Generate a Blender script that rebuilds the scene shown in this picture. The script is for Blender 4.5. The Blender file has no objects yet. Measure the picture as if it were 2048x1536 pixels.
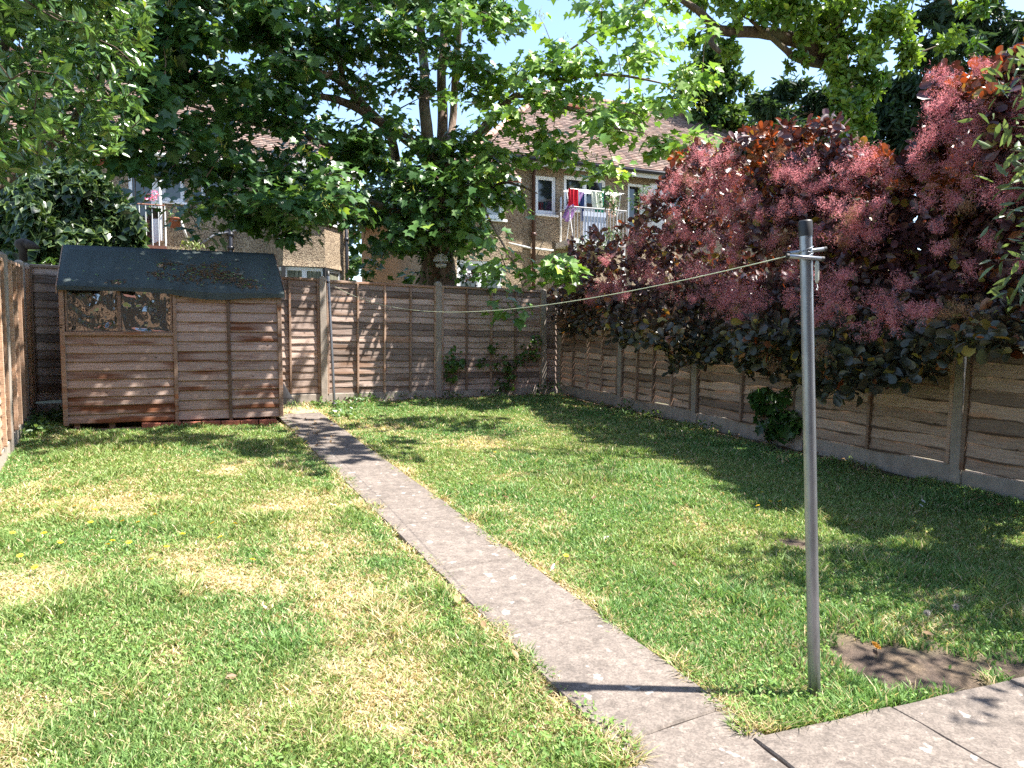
import bpy, math, random
import numpy as np
from mathutils import Vector, Matrix

R = math.radians
random.seed(7)
rng = np.random.default_rng(11)
scene = bpy.context.scene
COL = scene.collection

# ------------------------------------------------------------------ camera
CAM = np.array([0.0, 0.0, 1.57])
YAW = R(29.0)                    # camera heading, clockwise from +Y
FPX = 1450.0                     # focal length in photo pixels (2048 wide)
PITCH = math.atan(83.0 / FPX)    # looking slightly down
RIGHT = np.array([math.cos(YAW), -math.sin(YAW), 0.0])
FLAT = np.array([math.sin(YAW), math.cos(YAW), 0.0])
FWD = FLAT * math.cos(PITCH) + np.array([0, 0, -math.sin(PITCH)])
UPV = FLAT * math.sin(PITCH) + np.array([0, 0, math.cos(PITCH)])

cam_data = bpy.data.cameras.new("camera")
cam_data.sensor_width = 36.0
cam_data.lens = FPX / 2048.0 * 36.0
cam_data.clip_start = 0.05
cam_data.clip_end = 2000.0
cam = bpy.data.objects.new("camera", cam_data)
COL.objects.link(cam)
cam.matrix_world = Matrix(((RIGHT[0], UPV[0], -FWD[0], CAM[0]),
                           (RIGHT[1], UPV[1], -FWD[1], CAM[1]),
                           (RIGHT[2], UPV[2], -FWD[2], CAM[2]),
                           (0, 0, 0, 1)))
scene.camera = cam

# ------------------------------------------------------------------ sky, sun, exposure
SUN_EL = R(62.0)
SUN_H = RIGHT                                    # the sun stands to the right of the camera
SUN_DIR = SUN_H * math.cos(SUN_EL) + np.array([0, 0, math.sin(SUN_EL)])
world = bpy.data.worlds.new("World")
scene.world = world
world.use_nodes = True
wn = world.node_tree.nodes
wl = world.node_tree.links
for n in list(wn):
    wn.remove(n)
w_out = wn.new("ShaderNodeOutputWorld")
w_bg = wn.new("ShaderNodeBackground")
w_sky = wn.new("ShaderNodeTexSky")
w_sky.sky_type = 'NISHITA'
w_sky.sun_disc = False
w_sky.sun_elevation = SUN_EL
w_sky.sun_rotation = math.atan2(SUN_H[0], SUN_H[1])
w_sky.air_density = 1.0
w_sky.dust_density = 0.6
w_sky.ozone_density = 1.5
w_bg.inputs["Strength"].default_value = 0.11
wl.new(w_sky.outputs[0], w_bg.inputs["Color"])
wl.new(w_bg.outputs[0], w_out.inputs["Surface"])

sun_data = bpy.data.lights.new("sun", 'SUN')
sun_data.energy = 5.0
sun_data.angle = R(0.55)
sun_data.color = (1.0, 0.95, 0.87)
sun = bpy.data.objects.new("sun", sun_data)
COL.objects.link(sun)
sun.location = (20, -10, 40)
sun.rotation_euler = Vector((-SUN_DIR[0], -SUN_DIR[1], -SUN_DIR[2])).to_track_quat('-Z', 'Y').to_euler()

scene.view_settings.view_transform = 'Standard'
scene.view_settings.look = 'None'
scene.view_settings.gamma = 1.0
scene.view_settings.use_curve_mapping = False
scene.view_settings.exposure = 1.85
scene.render.engine = 'CYCLES'
scene.cycles.use_denoising = False
scene.cycles.max_bounces = 7
scene.cycles.diffuse_bounces = 3
scene.cycles.glossy_bounces = 3
scene.cycles.transmission_bounces = 4
scene.cycles.transparent_max_bounces = 6
scene.cycles.sample_clamp_indirect = 6.0

# ------------------------------------------------------------------ measuring helpers
SLOPE = 0.055


def gz(x, y):
    """height of the garden: it climbs gently away from the house behind the camera"""
    return SLOPE * np.clip(y, -8.0, 60.0)


def ray(px, py):
    return FWD + RIGHT * ((px - 1024.0) / FPX) + UPV * ((768.0 - py) / FPX)


def pt(px, py, depth):
    d = ray(px, py)
    return CAM + d * (depth / float(d @ FLAT))


def grd(px, py, lift=0.0):
    d = ray(px, py)
    t = (CAM[2] - lift - SLOPE * CAM[1]) / (SLOPE * d[1] - d[2])
    return CAM + d * t


class Frame:
    """an upright local frame: x along a front, y into it, z up"""
    def __init__(self, origin, deg):
        self.o = np.array(origin, float)
        self.deg = deg
        a = R(deg)
        self.u = np.array([math.cos(a), math.sin(a), 0])
        self.v = np.array([-math.sin(a), math.cos(a), 0])

    def loc(self, px, py, y0=0.0):
        d = ray(px, py)
        t = ((self.o - CAM) @ self.v + y0) / (d @ self.v)
        p = CAM + d * t - self.o
        return float(p @ self.u), float(p[2])

    def world(self, x, y, z):
        return self.o + self.u * x + self.v * y + np.array([0, 0, z])


def unit(a):
    a = np.asarray(a, float)
    return a / np.maximum(np.linalg.norm(a, axis=-1, keepdims=True), 1e-9)


_lat = {}


def vnoise(x, y, s, seed=0):
    """smooth value noise in 0..1"""
    if seed not in _lat:
        _lat[seed] = np.random.default_rng(1000 + seed).random((64, 64))
    g = _lat[seed]
    x = np.asarray(x) / s
    y = np.asarray(y) / s
    i, j = np.floor(x).astype(int), np.floor(y).astype(int)
    fx, fy = x - i, y - j
    fx, fy = fx * fx * (3 - 2 * fx), fy * fy * (3 - 2 * fy)
    a = g[i % 64, j % 64] * (1 - fx) + g[(i + 1) % 64, j % 64] * fx
    b = g[i % 64, (j + 1) % 64] * (1 - fx) + g[(i + 1) % 64, (j + 1) % 64] * fx
    return a * (1 - fy) + b * fy


# ------------------------------------------------------------------ object helpers
def T(o, label=None, cat=None, group=None, kind=None):
    if label:
        o["label"] = label
    if cat:
        o["category"] = cat
    if group:
        o["group"] = group
    if kind:
        o["kind"] = kind
    return o


def E(name, loc=(0, 0, 0), rz=0.0, parent=None, rot=None):
    o = bpy.data.objects.new(name, None)
    o.empty_display_size = 0.1
    COL.objects.link(o)
    o.parent = parent
    o.location = tuple(float(c) for c in loc)
    o.rotation_euler = rot if rot else (0, 0, R(rz))
    return o


def O(name, mesh, mat=None, parent=None, loc=(0, 0, 0), rot=(0, 0, 0), scale=(1, 1, 1)):
    o = bpy.data.objects.new(name, mesh)
    COL.objects.link(o)
    if mat is not None and len(mesh.materials) == 0:
        mesh.materials.append(mat)
    o.parent = parent
    o.location = tuple(float(c) for c in loc)
    o.rotation_euler = rot
    o.scale = scale
    return o


class MB:
    def __init__(self):
        self.v = []
        self.f = []

    def quad(self, a, b, c, d):
        n = len(self.v)
        self.v += [tuple(a), tuple(b), tuple(c), tuple(d)]
        self.f.append((n, n + 1, n + 2, n + 3))

    def tri(self, a, b, c):
        n = len(self.v)
        self.v += [tuple(a), tuple(b), tuple(c)]
        self.f.append((n, n + 1, n + 2))

    def box(self, x0, x1, y0, y1, z0, z1):
        n = len(self.v)
        self.v += [(x0, y0, z0), (x1, y0, z0), (x1, y1, z0), (x0, y1, z0), (x0, y0, z1), (x1, y0, z1), (x1, y1, z1), (x0, y1, z1)]
        self.f += [tuple(n + i for i in q) for q in ((0, 3, 2, 1), (4, 5, 6, 7), (0, 1, 5, 4), (1, 2, 6, 5), (2, 3, 7, 6), (3, 0, 4, 7))]
        return self

    def bev(self, x0, x1, y0, y1, z0, z1, b=0.004):
        """box with chamfered front (low y) and top edges"""
        n = len(self.v)
        rings = []
        for (y, i) in ((y0, b), (y0 + b, 0), (y1, 0)):
            rings.append([(x0 + i, y, z0 + i), (x1 - i, y, z0 + i), (x1 - i, y, z1 - i), (x0 + i, y, z1 - i)])
        for r_ in rings:
            self.v += r_
        self.f.append((n, n + 1, n + 2, n + 3))
        for k in range(2):
            for j in range(4):
                a = n + k * 4 + j
                c = n + k * 4 + (j + 1) % 4
                self.f.append((a, a + 4, c + 4, c))
        m = n + 8
        self.f.append((m + 3, m + 2, m + 1, m))
        return self

    def tube(self, pts, rad, sides=8, cap=True):
        pts = [np.array(p, float) for p in pts]
        if not hasattr(rad, "__len__"):
            rad = [rad] * len(pts)
        n0 = len(self.v)
        t0 = unit(pts[1] - pts[0])
        a = np.array([0, 0, 1.0]) if abs(t0[2]) < 0.9 else np.array([1.0, 0, 0])
        s = unit(np.cross(t0, a))
        for i, p in enumerate(pts):
            t = unit(pts[min(i + 1, len(pts) - 1)] - pts[max(i - 1, 0)])
            s = unit(s - t * (s @ t))
            b = np.cross(t, s)
            for k in range(sides):
                w = 2 * math.pi * k / sides
                self.v.append(tuple(p + (s * math.cos(w) + b * math.sin(w)) * rad[i]))
        for i in range(len(pts) - 1):
            for k in range(sides):
                q = n0 + i * sides + k
                r_ = n0 + i * sides + (k + 1) % sides
                self.f.append((q, r_, r_ + sides, q + sides))
        if cap:
            self.f.append(tuple(n0 + k for k in range(sides))[::-1])
            self.f.append(tuple(n0 + (len(pts) - 1) * sides + k for k in range(sides)))
        return self

    def lathe(self, prof, sides=12, c=(0, 0, 0)):
        n0 = len(self.v)
        for r_, z in prof:
            for k in range(sides):
                w = 2 * math.pi * k / sides
                self.v.append((c[0] + r_ * math.cos(w), c[1] + r_ * math.sin(w), c[2] + z))
        for i in range(len(prof) - 1):
            for k in range(sides):
                q = n0 + i * sides + k
                r_ = n0 + i * sides + (k + 1) % sides
                self.f.append((q, r_, r_ + sides, q + sides))
        return self

    def mesh(self, name="part", smooth=False):
        m = bpy.data.meshes.new(name)
        m.from_pydata(self.v, [], self.f)
        if smooth:
            m.polygons.foreach_set("use_smooth", [True] * len(m.polygons))
        m.update()
        return m


def np_mesh(name, verts, faces, cols=None, smooth=False):
    """verts (N,3), faces (M,k) with one k; cols (N,3) per vertex"""
    verts = np.ascontiguousarray(verts, dtype=np.float32)
    faces = np.ascontiguousarray(faces, dtype=np.int32)
    m = bpy.data.meshes.new(name)
    M, k = faces.shape
    m.vertices.add(len(verts))
    m.vertices.foreach_set("co", verts.ravel())
    m.loops.add(M * k)
    m.loops.foreach_set("vertex_index", faces.ravel())
    m.polygons.add(M)
    m.polygons.foreach_set("loop_start", np.arange(0, M * k, k, dtype=np.int32))
    m.polygons.foreach_set("loop_total", np.full(M, k, dtype=np.int32))
    if smooth:
        m.polygons.foreach_set("use_smooth", np.ones(M, dtype=bool))
    if cols is not None:
        a = m.color_attributes.new("Col", 'FLOAT_COLOR', 'POINT')
        c4 = np.ones((len(verts), 4), dtype=np.float32)
        c4[:, :3] = np.clip(cols, 0, 1)
        a.data.foreach_set("color", c4.ravel())
    m.update(calc_edges=True)
    return m


# ------------------------------------------------------------------ materials
MATS = {}


class NT:
    def __init__(self, name):
        self.m = bpy.data.materials.new(name)
        self.m.use_nodes = True
        self.t = self.m.node_tree
        self.p = self.t.nodes["Principled BSDF"]
        self.out = self.t.nodes["Material Output"]
        MATS[name] = self.m

    def n(self, kind, **kw):
        nd = self.t.nodes.new("ShaderNode" + kind)
        for k, v in kw.items():
            if k in nd.inputs:
                nd.inputs[k].default_value = v
            else:
                setattr(nd, k, v)
        return nd

    def l(self, a, b):
        self.t.links.new(a, b)

    def ramp(self, fac, stops, interp='LINEAR'):
        r_ = self.t.nodes.new("ShaderNodeValToRGB")
        r_.color_ramp.interpolation = interp
        el = r_.color_ramp.elements
        while len(el) < len(stops):
            el.new(0.5)
        for e, (p, c) in zip(el, stops):
            e.position = p
            e.color = (c[0], c[1], c[2], 1) if hasattr(c, "__len__") else (c, c, c, 1)
        self.l(fac, r_.inputs[0])
        return r_.outputs[0]

    def mix(self, fac, a, b, mode='MIX'):
        nd = self.t.nodes.new("ShaderNodeMix")
        nd.data_type = 'RGBA'
        nd.blend_type = mode
        for s, v in ((nd.inputs[0], fac), (nd.inputs[6], a), (nd.inputs[7], b)):
            if hasattr(v, "links"):
                self.l(v, s)
            elif hasattr(v, "__len__"):
                s.default_value = (v[0], v[1], v[2], 1)
            else:
                s.default_value = v
        return nd.outputs[2]

    def coords(self, scale=(1, 1, 1), kind="Object", rand=0.0):
        tc = self.n("TexCoord")
        mp = self.n("Mapping")
        mp.inputs["Scale"].default_value = scale
        self.l(tc.outputs[kind], mp.inputs["Vector"])
        if rand:
            oi = self.n("ObjectInfo")
            mu = self.n("Math", operation='MULTIPLY')
            mu.inputs[1].default_value = rand
            self.l(oi.outputs["Random"], mu.inputs[0])
            cx = self.n("CombineXYZ")
            for i in range(3):
                self.l(mu.outputs[0], cx.inputs[i])
            self.l(cx.outputs[0], mp.inputs["Location"])
        return mp.outputs[0]

    def noise(self, vec, scale, detail=4, rough=0.55):
        nd = self.n("TexNoise")
        nd.inputs["Scale"].default_value = scale
        nd.inputs["Detail"].default_value = detail
        nd.inputs["Roughness"].default_value = rough
        self.l(vec, nd.inputs["Vector"])
        return nd.outputs["Fac"]

    def bump(self, height, strength=0.4, dist=0.01):
        b = self.n("Bump")
        b.inputs["Strength"].default_value = strength
        b.inputs["Distance"].default_value = dist
        self.l(height, b.inputs["Height"])
        self.l(b.outputs[0], self.p.inputs["Normal"])


def plain(name, col, rough=0.6, metal=0.0, var=0.12, scale=20, bump=0.0):
    k = NT(name)
    v = k.coords()
    f = k.noise(v, scale, 5)
    d = [c * (1 - var) for c in col]
    b = [min(1, c * (1 + var)) for c in col]
    k.l(k.ramp(f, [(0.3, d), (0.7, b)]), k.p.inputs["Base Color"])
    k.p.inputs["Roughness"].default_value = rough
    k.p.inputs["Metallic"].default_value = metal
    if bump:
        k.bump(f, bump, 0.005)
    return k.m


def wood(name, light, mid, dark, stain, stain_amt=0.5, knots=True, vary=(0.5, 0.95, 1.4), bark_lap_shade=0.0):
    k = NT(name)
    v = k.coords((1.6, 9, 34), rand=37.0)
    g = k.noise(v, 2.6, 9, 0.7)
    base = k.ramp(g, [(0.25, dark), (0.48, mid), (0.75, light)])
    v2 = k.coords((0.9, 3, 7.5), rand=91.0)
    s = k.noise(v2, 1.3, 3, 0.5)
    sm = k.ramp(s, [(0.62 - 0.2 * stain_amt, 0.0), (0.66, 1.0)])
    col = k.mix(sm, base, stain)
    oi = k.n("ObjectInfo")
    tone = k.ramp(oi.outputs["Random"], [(0.0, vary[0]), (0.5, vary[1]), (1.0, vary[2])])
    col = k.mix(1.0, col, tone, 'MULTIPLY')
    if knots:
        v3 = k.coords((4.2, 4, 8.0), rand=53.0)
        vo = k.n("TexVoronoi", Scale=1.0)
        k.l(v3, vo.inputs["Vector"])
        km = k.ramp(vo.outputs["Distance"], [(0.0, 1.0), (0.05, 1.0), (0.085, 0.0)])
        col = k.mix(km, col, [c * 0.35 for c in dark])
    if bark_lap_shade:
        # waney lower edge: uneven dark bark strip that also paints the lap's shadow line
        tc = k.n("TexCoord")
        sx = k.n("SeparateXYZ")
        k.l(tc.outputs["Object"], sx.inputs[0])
        nz = k.noise(k.coords((5, 1, 1), rand=29.0), 1.6, 3)
        ma = k.n("Math", operation='MULTIPLY')
        ma.inputs[1].default_value = 0.045
        k.l(nz, ma.inputs[0])
        su = k.n("Math", operation='SUBTRACT')
        k.l(sx.outputs["Z"], su.inputs[0])
        k.l(ma.outputs[0], su.inputs[1])
        sc_ = k.n("MapRange")
        sc_.inputs["From Min"].default_value = -0.018
        sc_.inputs["From Max"].default_value = -0.006
        sc_.inputs["To Min"].default_value = 1.0
        sc_.inputs["To Max"].default_value = 0.0
        k.l(su.outputs[0], sc_.inputs["Value"])
        mm = k.n("Math", operation='MULTIPLY')
        mm.inputs[1].default_value = bark_lap_shade
        k.l(sc_.outputs[0], mm.inputs[0])
        col = k.mix(mm.outputs[0], col, [c * 0.30 for c in dark])
    k.l(col, k.p.inputs["Base Color"])
    k.p.inputs["Roughness"].default_value = 0.82
    k.p.inputs["Specular IOR Level"].default_value = 0.2
    k.bump(g, 0.55, 0.006)
    return k.m


def leafmat(name, trans=0.35, rough=0.42, spec=0.5, tint=(1.25, 1.2, 0.55)):
    k = NT(name)
    at = k.n("VertexColor", layer_name="Col")
    k.l(at.outputs[0], k.p.inputs["Base Color"])
    k.p.inputs["Roughness"].default_value = rough
    k.p.inputs["Specular IOR Level"].default_value = spec
    tr = k.n("BsdfTranslucent")
    k.l(k.mix(1.0, at.outputs[0], tint, 'MULTIPLY'), tr.inputs["Color"])
    mx = k.n("MixShader")
    mx.inputs[0].default_value = trans
    k.l(k.p.outputs[0], mx.inputs[1])
    k.l(tr.outputs[0], mx.inputs[2])
    k.l(mx.outputs[0], k.out.inputs["Surface"])
    return k.m


def bark(name, a, b):
    k = NT(name)
    v = k.coords((6, 6, 1.6))
    g = k.noise(v, 3.0, 7, 0.65)
    f = k.noise(k.coords(), 1.2, 3)
    c = k.ramp(g, [(0.3, [x * 0.45 for x in a]), (0.5, a), (0.72, b)])
    c = k.mix(k.ramp(f, [(0.5, 0.0), (0.68, 0.5)]), c, (0.10, 0.12, 0.05))
    k.l(c, k.p.inputs["Base Color"])
    k.p.inputs["Roughness"].default_value = 0.9
    k.bump(g, 0.7, 0.03)
    return k.m


def pebbledash(name, dark, mid, light):
    k = NT(name)
    v = k.coords()
    vo = k.n("TexVoronoi", Scale=52.0)
    k.l(v, vo.inputs["Vector"])
    sep = k.n("SeparateColor")
    k.l(vo.outputs["Color"], sep.inputs[0])
    c = k.ramp(sep.outputs[0], [(0.0, dark), (0.28, mid), (0.62, light), (1.0, [min(1, x * 1.35) for x in light])], 'CONSTANT')
    big = k.noise(v, 0.9, 4)
    c = k.mix(1.0, c, k.ramp(big, [(0.3, 0.78), (0.7, 1.1)]), 'MULTIPLY')
    k.l(c, k.p.inputs["Base Color"])
    k.p.inputs["Roughness"].default_value = 0.9
    k.bump(vo.outputs["Distance"], 0.8, 0.02)
    return k.m


def concrete(name, a, b, spots=0.0, scale=1.0):
    k = NT(name)
    v = k.coords(rand=7.0)
    f = k.noise(v, 9.0 * scale, 8, 0.7)
    big = k.noise(v, 1.4 * scale, 4)
    c = k.ramp(f, [(0.3, a), (0.7, b)])
    c = k.mix(1.0, c, k.ramp(big, [(0.3, 0.78), (0.7, 1.1)]), 'MULTIPLY')
    if spots:
        vo = k.n("TexVoronoi", Scale=11.0, Randomness=1.0)
        nz = k.n("TexNoise", Scale=14.0, Detail=3.0)
        k.l(v, nz.inputs["Vector"])
        wv = k.mix(0.12, v, nz.outputs["Color"])
        k.l(wv, vo.inputs["Vector"])
        sc = k.n("SeparateColor")
        k.l(vo.outputs["Color"], sc.inputs[0])
        thr = k.n("Math", operation='MULTIPLY')
        thr.inputs[1].default_value = 0.33
        k.l(sc.outputs[1], thr.inputs[0])
        lt = k.n("Math", operation='SUBTRACT')
        k.l(thr.outputs[0], lt.inputs[0])
        k.l(vo.outputs["Distance"], lt.inputs[1])
        m = k.ramp(lt.outputs[0], [(0.03, 0.0), (0.09, spots)])
        c = k.mix(m, c, (0.34, 0.315, 0.28))
        b1 = k.noise(v, 17.0, 4, 0.6)
        c = k.mix(k.ramp(b1, [(0.55, 0.0), (0.66, 0.6)]), c, (0.24, 0.20, 0.17))
        b2 = k.noise(k.coords((1, 1, 1), rand=19.0), 21.0, 5, 0.65)
        c = k.mix(k.ramp(b2, [(0.56, 0.0), (0.64, 0.55)]), c, (0.085, 0.068, 0.06))
        gr = k.n("TexVoronoi", Scale=140.0)
        k.l(v, gr.inputs["Vector"])
        gs = k.n("SeparateColor")
        k.l(gr.outputs["Color"], gs.inputs[0])
        c = k.mix(1.0, c, k.ramp(gs.outputs[0], [(0.0, 0.72), (1.0, 1.22)]), 'MULTIPLY')
    k.l(c, k.p.inputs["Base Color"])
    k.p.inputs["Roughness"].default_value = 0.9
    k.bump(f, 0.5, 0.006)
    return k.m


M_SHED = wood("shed_wood", (0.50, 0.41, 0.365), (0.38, 0.275, 0.225), (0.20, 0.13, 0.10), (0.16, 0.062, 0.03), 0.55, True, (0.85, 1.0, 1.15))
M_SHEDB = wood("shed_batten", (0.40, 0.29, 0.22), (0.27, 0.18, 0.13), (0.13, 0.08, 0.05), (0.24, 0.11, 0.055), 0.3)
M_FENCE = wood("back_fence_wood", (0.54, 0.44, 0.385), (0.38, 0.285, 0.24), (0.19, 0.13, 0.10), (0.27, 0.17, 0.12), 0.35, bark_lap_shade=0.6)
M_FENCEB = wood("fence_batten_wood", (0.44, 0.32, 0.25), (0.33, 0.225, 0.165), (0.20, 0.13, 0.09), (0.30, 0.17, 0.11), 0.2, False)
M_FENCER = wood("side_fence_wood", (0.58, 0.45, 0.35), (0.42, 0.30, 0.225), (0.22, 0.145, 0.10), (0.44, 0.26, 0.165), 0.35, bark_lap_shade=0.85)
M_FENCEL = wood("left_fence_wood", (0.56, 0.40, 0.29), (0.44, 0.29, 0.20), (0.26, 0.16, 0.10), (0.40, 0.24, 0.15), 0.3, False, bark_lap_shade=0.7)
M_CONC = concrete("post_concrete", (0.27, 0.225, 0.185), (0.43, 0.37, 0.31))
M_CONCG = concrete("gravel_board_concrete", (0.28, 0.24, 0.20), (0.45, 0.39, 0.33))
M_SLAB = concrete("paving_concrete", (0.105, 0.086, 0.073), (0.195, 0.163, 0.14), spots=0.8, scale=1.5)
M_BED = plain("mortar_bed", (0.10, 0.08, 0.055), 0.95)
M_BRICK = plain("red_brick", (0.30, 0.10, 0.06), 0.9, var=0.3, scale=30, bump=0.4)
M_WHITE = plain("white_upvc", (0.80, 0.80, 0.80), 0.35, var=0.03)
M_WHITEW = plain("white_painted_wood", (0.66, 0.65, 0.62), 0.6, var=0.1)
M_BLACK = plain("black_plastic", (0.02, 0.02, 0.022), 0.5)
M_PIPE = plain("black_pipe", (0.02, 0.02, 0.025), 0.35)
M_GREYP = plain("grey_plastic", (0.22, 0.22, 0.24), 0.5)
M_RUST = plain("brown_painted_iron", (0.16, 0.06, 0.035), 0.7, var=0.4)
M_LEAF = leafmat("leaf", 0.30, 0.36, 0.6, (1.25, 1.25, 0.6))
M_GLOSSLEAF = leafmat("glossy_leaf", 0.25, 0.27, 0.9, (1.2, 1.2, 0.65))
M_FAR = leafmat("far_leaf", 0.4, 0.5, 0.35)
M_SMOKE = leafmat("purple_leaf", 0.25, 0.40, 0.7, (1.6, 0.75, 0.35))
M_FLUFF = leafmat("smoke_plume", 0.45, 0.8, 0.05, (1.1, 0.95, 0.95))
M_GRASS = leafmat("grass_blade", 0.36, 0.5, 0.3, (1.15, 1.15, 0.75))
M_BARK = bark("sycamore_bark", (0.17, 0.115, 0.085), (0.36, 0.28, 0.22))
M_BARKD = bark("dark_bark", (0.09, 0.06, 0.04), (0.20, 0.14, 0.10))
M_BARKR = bark("conifer_bark", (0.14, 0.07, 0.045), (0.30, 0.17, 0.11))
M_DASH = pebbledash("pebbledash", (0.13, 0.09, 0.06), (0.29, 0.21, 0.135), (0.42, 0.33, 0.225))


def galv():
    k = NT("galvanised_steel")
    v = k.coords((9, 9, 2.2))
    f = k.noise(v, 3, 6, 0.6)
    c = k.ramp(f, [(0.3, (0.20, 0.215, 0.24)), (0.7, (0.36, 0.38, 0.42))])
    tc = k.n("TexCoord")
    sx = k.n("SeparateXYZ")
    k.l(tc.outputs["Object"], sx.inputs[0])
    low = k.n("MapRange")
    low.inputs["From Min"].default_value = 0.02
    low.inputs["From Max"].default_value = 0.30
    low.inputs["To Min"].default_value = 0.8
    low.inputs["To Max"].default_value = 0.0
    k.l(sx.outputs["Z"], low.inputs["Value"])
    st = k.noise(k.coords((30, 30, 5)), 2.0, 5, 0.65)
    mm = k.n("Math", operation='MULTIPLY')
    k.l(low.outputs[0], mm.inputs[0])
    k.l(k.ramp(st, [(0.35, 0.1), (0.6, 1.0)]), mm.inputs[1])
    c = k.mix(mm.outputs[0], c, (0.10, 0.085, 0.055))
    c = k.mix(k.ramp(st, [(0.70, 0.0), (0.76, 0.7)]), c, (0.55, 0.56, 0.57))
    k.l(c, k.p.inputs["Base Color"])
    k.p.inputs["Metallic"].default_value = 0.75
    k.l(k.ramp(f, [(0.3, 0.46), (0.7, 0.33)]), k.p.inputs["Roughness"])
    k.bump(f, 0.15, 0.002)
    return k.m


M_GALV = galv()


def pane_mat(name, col=(0.015, 0.018, 0.022), curtain=False):
    k = NT(name)
    if curtain:
        v = k.coords((38, 1, 1.5))
        f = k.noise(v, 1.0, 3)
        k.l(k.ramp(f, [(0.4, (0.05, 0.055, 0.04)), (0.6, (0.30, 0.30, 0.22))]), k.p.inputs["Base Color"])
    else:
        k.p.inputs["Base Color"].default_value = (*col, 1)
    k.p.inputs["Roughness"].default_value = 0.04
    k.p.inputs["Specular IOR Level"].default_value = 0.8
    return k.m


M_PANE = pane_mat("window_glass")
M_CURT = pane_mat("window_glass_with_curtain", curtain=True)
M_NETC = pane_mat("window_glass_net", (0.30, 0.31, 0.33))


def film():
    k = NT("warped_clear_sheet")
    k.p.inputs["Base Color"].default_value = (0.035, 0.032, 0.028, 1)
    k.p.inputs["Roughness"].default_value = 0.03
    gl = k.n("BsdfGlossy")
    gl.inputs["Color"].default_value = (0.8, 0.82, 0.85, 1)
    gl.inputs["Roughness"].default_value = 0.02
    mx = k.n("MixShader")
    mx.inputs[0].default_value = 0.22
    k.l(k.p.outputs[0], mx.inputs[1])
    k.l(gl.outputs[0], mx.inputs[2])
    k.l(mx.outputs[0], k.out.inputs["Surface"])
    return k.m


M_FILM = film()


def felt():
    k = NT("green_roof_felt")
    v = k.coords()
    f = k.noise(v, 90, 3, 0.7)
    big = k.noise(k.coords((5, 1.2, 1.2)), 1.0, 4)
    c = k.ramp(f, [(0.3, (0.024, 0.036, 0.036)), (0.7, (0.075, 0.098, 0.096))])
    c = k.mix(1.0, c, k.ramp(big, [(0.35, 0.75), (0.65, 1.1)]), 'MULTIPLY')
    k.l(c, k.p.inputs["Base Color"])
    k.p.inputs["Roughness"].default_value = 0.85
    k.bump(f, 0.5, 0.004)
    return k.m


M_FELT = felt()


def tile_mat():
    k = NT("clay_roof_tile")
    at = k.n("VertexColor", layer_name="Col")
    f = k.noise(k.coords(), 14, 4)
    k.l(k.mix(1.0, at.outputs[0], k.ramp(f, [(0.3, 0.75), (0.7, 1.15)]), 'MULTIPLY'), k.p.inputs["Base Color"])
    k.p.inputs["Roughness"].default_value = 0.85
    return k.m


M_TILE = tile_mat()


def earth_mat():
    k = NT("soil_and_thatch")
    at = k.n("VertexColor", layer_name="Col")
    v = k.coords()
    f = k.noise(v, 38, 8, 0.7)
    c = k.mix(1.0, at.outputs[0], k.ramp(f, [(0.25, 0.35), (0.5, 0.9), (0.75, 1.45)]), 'MULTIPLY')
    k.l(c, k.p.inputs["Base Color"])
    k.p.inputs["Roughness"].default_value = 0.95
    k.bump(f, 0.9, 0.03)
    return k.m


M_EARTH = earth_mat()

# ================================================================== THE GROUND
def line2(p, q):
    p, q = np.array(p[:2]), np.array(q[:2])
    d = unit(q - p)
    return p, d, np.array([d[1], -d[0]])       # point, direction, right-hand normal


PL = line2(grd(1107, 1374), grd(641, 917))      # left edge of the path
PR = line2(grd(1421, 1394), grd(729, 891))      # right edge of the path


def off(L, x, y):
    return (x - L[0][0]) * L[2][0] + (y - L[0][1]) * L[2][1]


PAT0 = grd(1535, 1478)
PAT1 = grd(2048, 1364)
PT = line2(PAT0, PAT1)                          # lawn edge of the patio
SHED = Frame(grd(130, 858), -7.0)
FENX = lambda y: 6.97 + (y - 3.88) * 0.055      # right-hand fence line
LEFTX, BACKY = -0.92, 11.5

DRY = [(200, 1140, .60), (60, 1165, .4), (330, 1110, .35), (250, 985, .55), (110, 1010, .5), (560, 1000, .4), (620, 945, .45),
       (660, 1110, .35), (760, 1200, .35), (830, 1300, .35), (880, 1400, .28), (960, 1490, .25), (380, 1290, .14), (520, 1165, .12),
       (20, 1500, .22), (800, 860, .45), (900, 885, .35), (690, 1270, .15),
       (450, 930, .3), (960, 900, .3), (430, 1130, .3)]
DRYG = [(*grd(a, b)[:2], r_) for a, b, r_ in DRY]
SOIL_C = [(*grd(1850, 1330)[:2], .58, .34), (*grd(1720, 1315)[:2], .25, .17), (*grd(1600, 1085)[:2], .2, .12)]
DUST_C = [(*grd(605, 842)[:2], .55, .55), (*grd(590, 822)[:2], .45, .4)]


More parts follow.
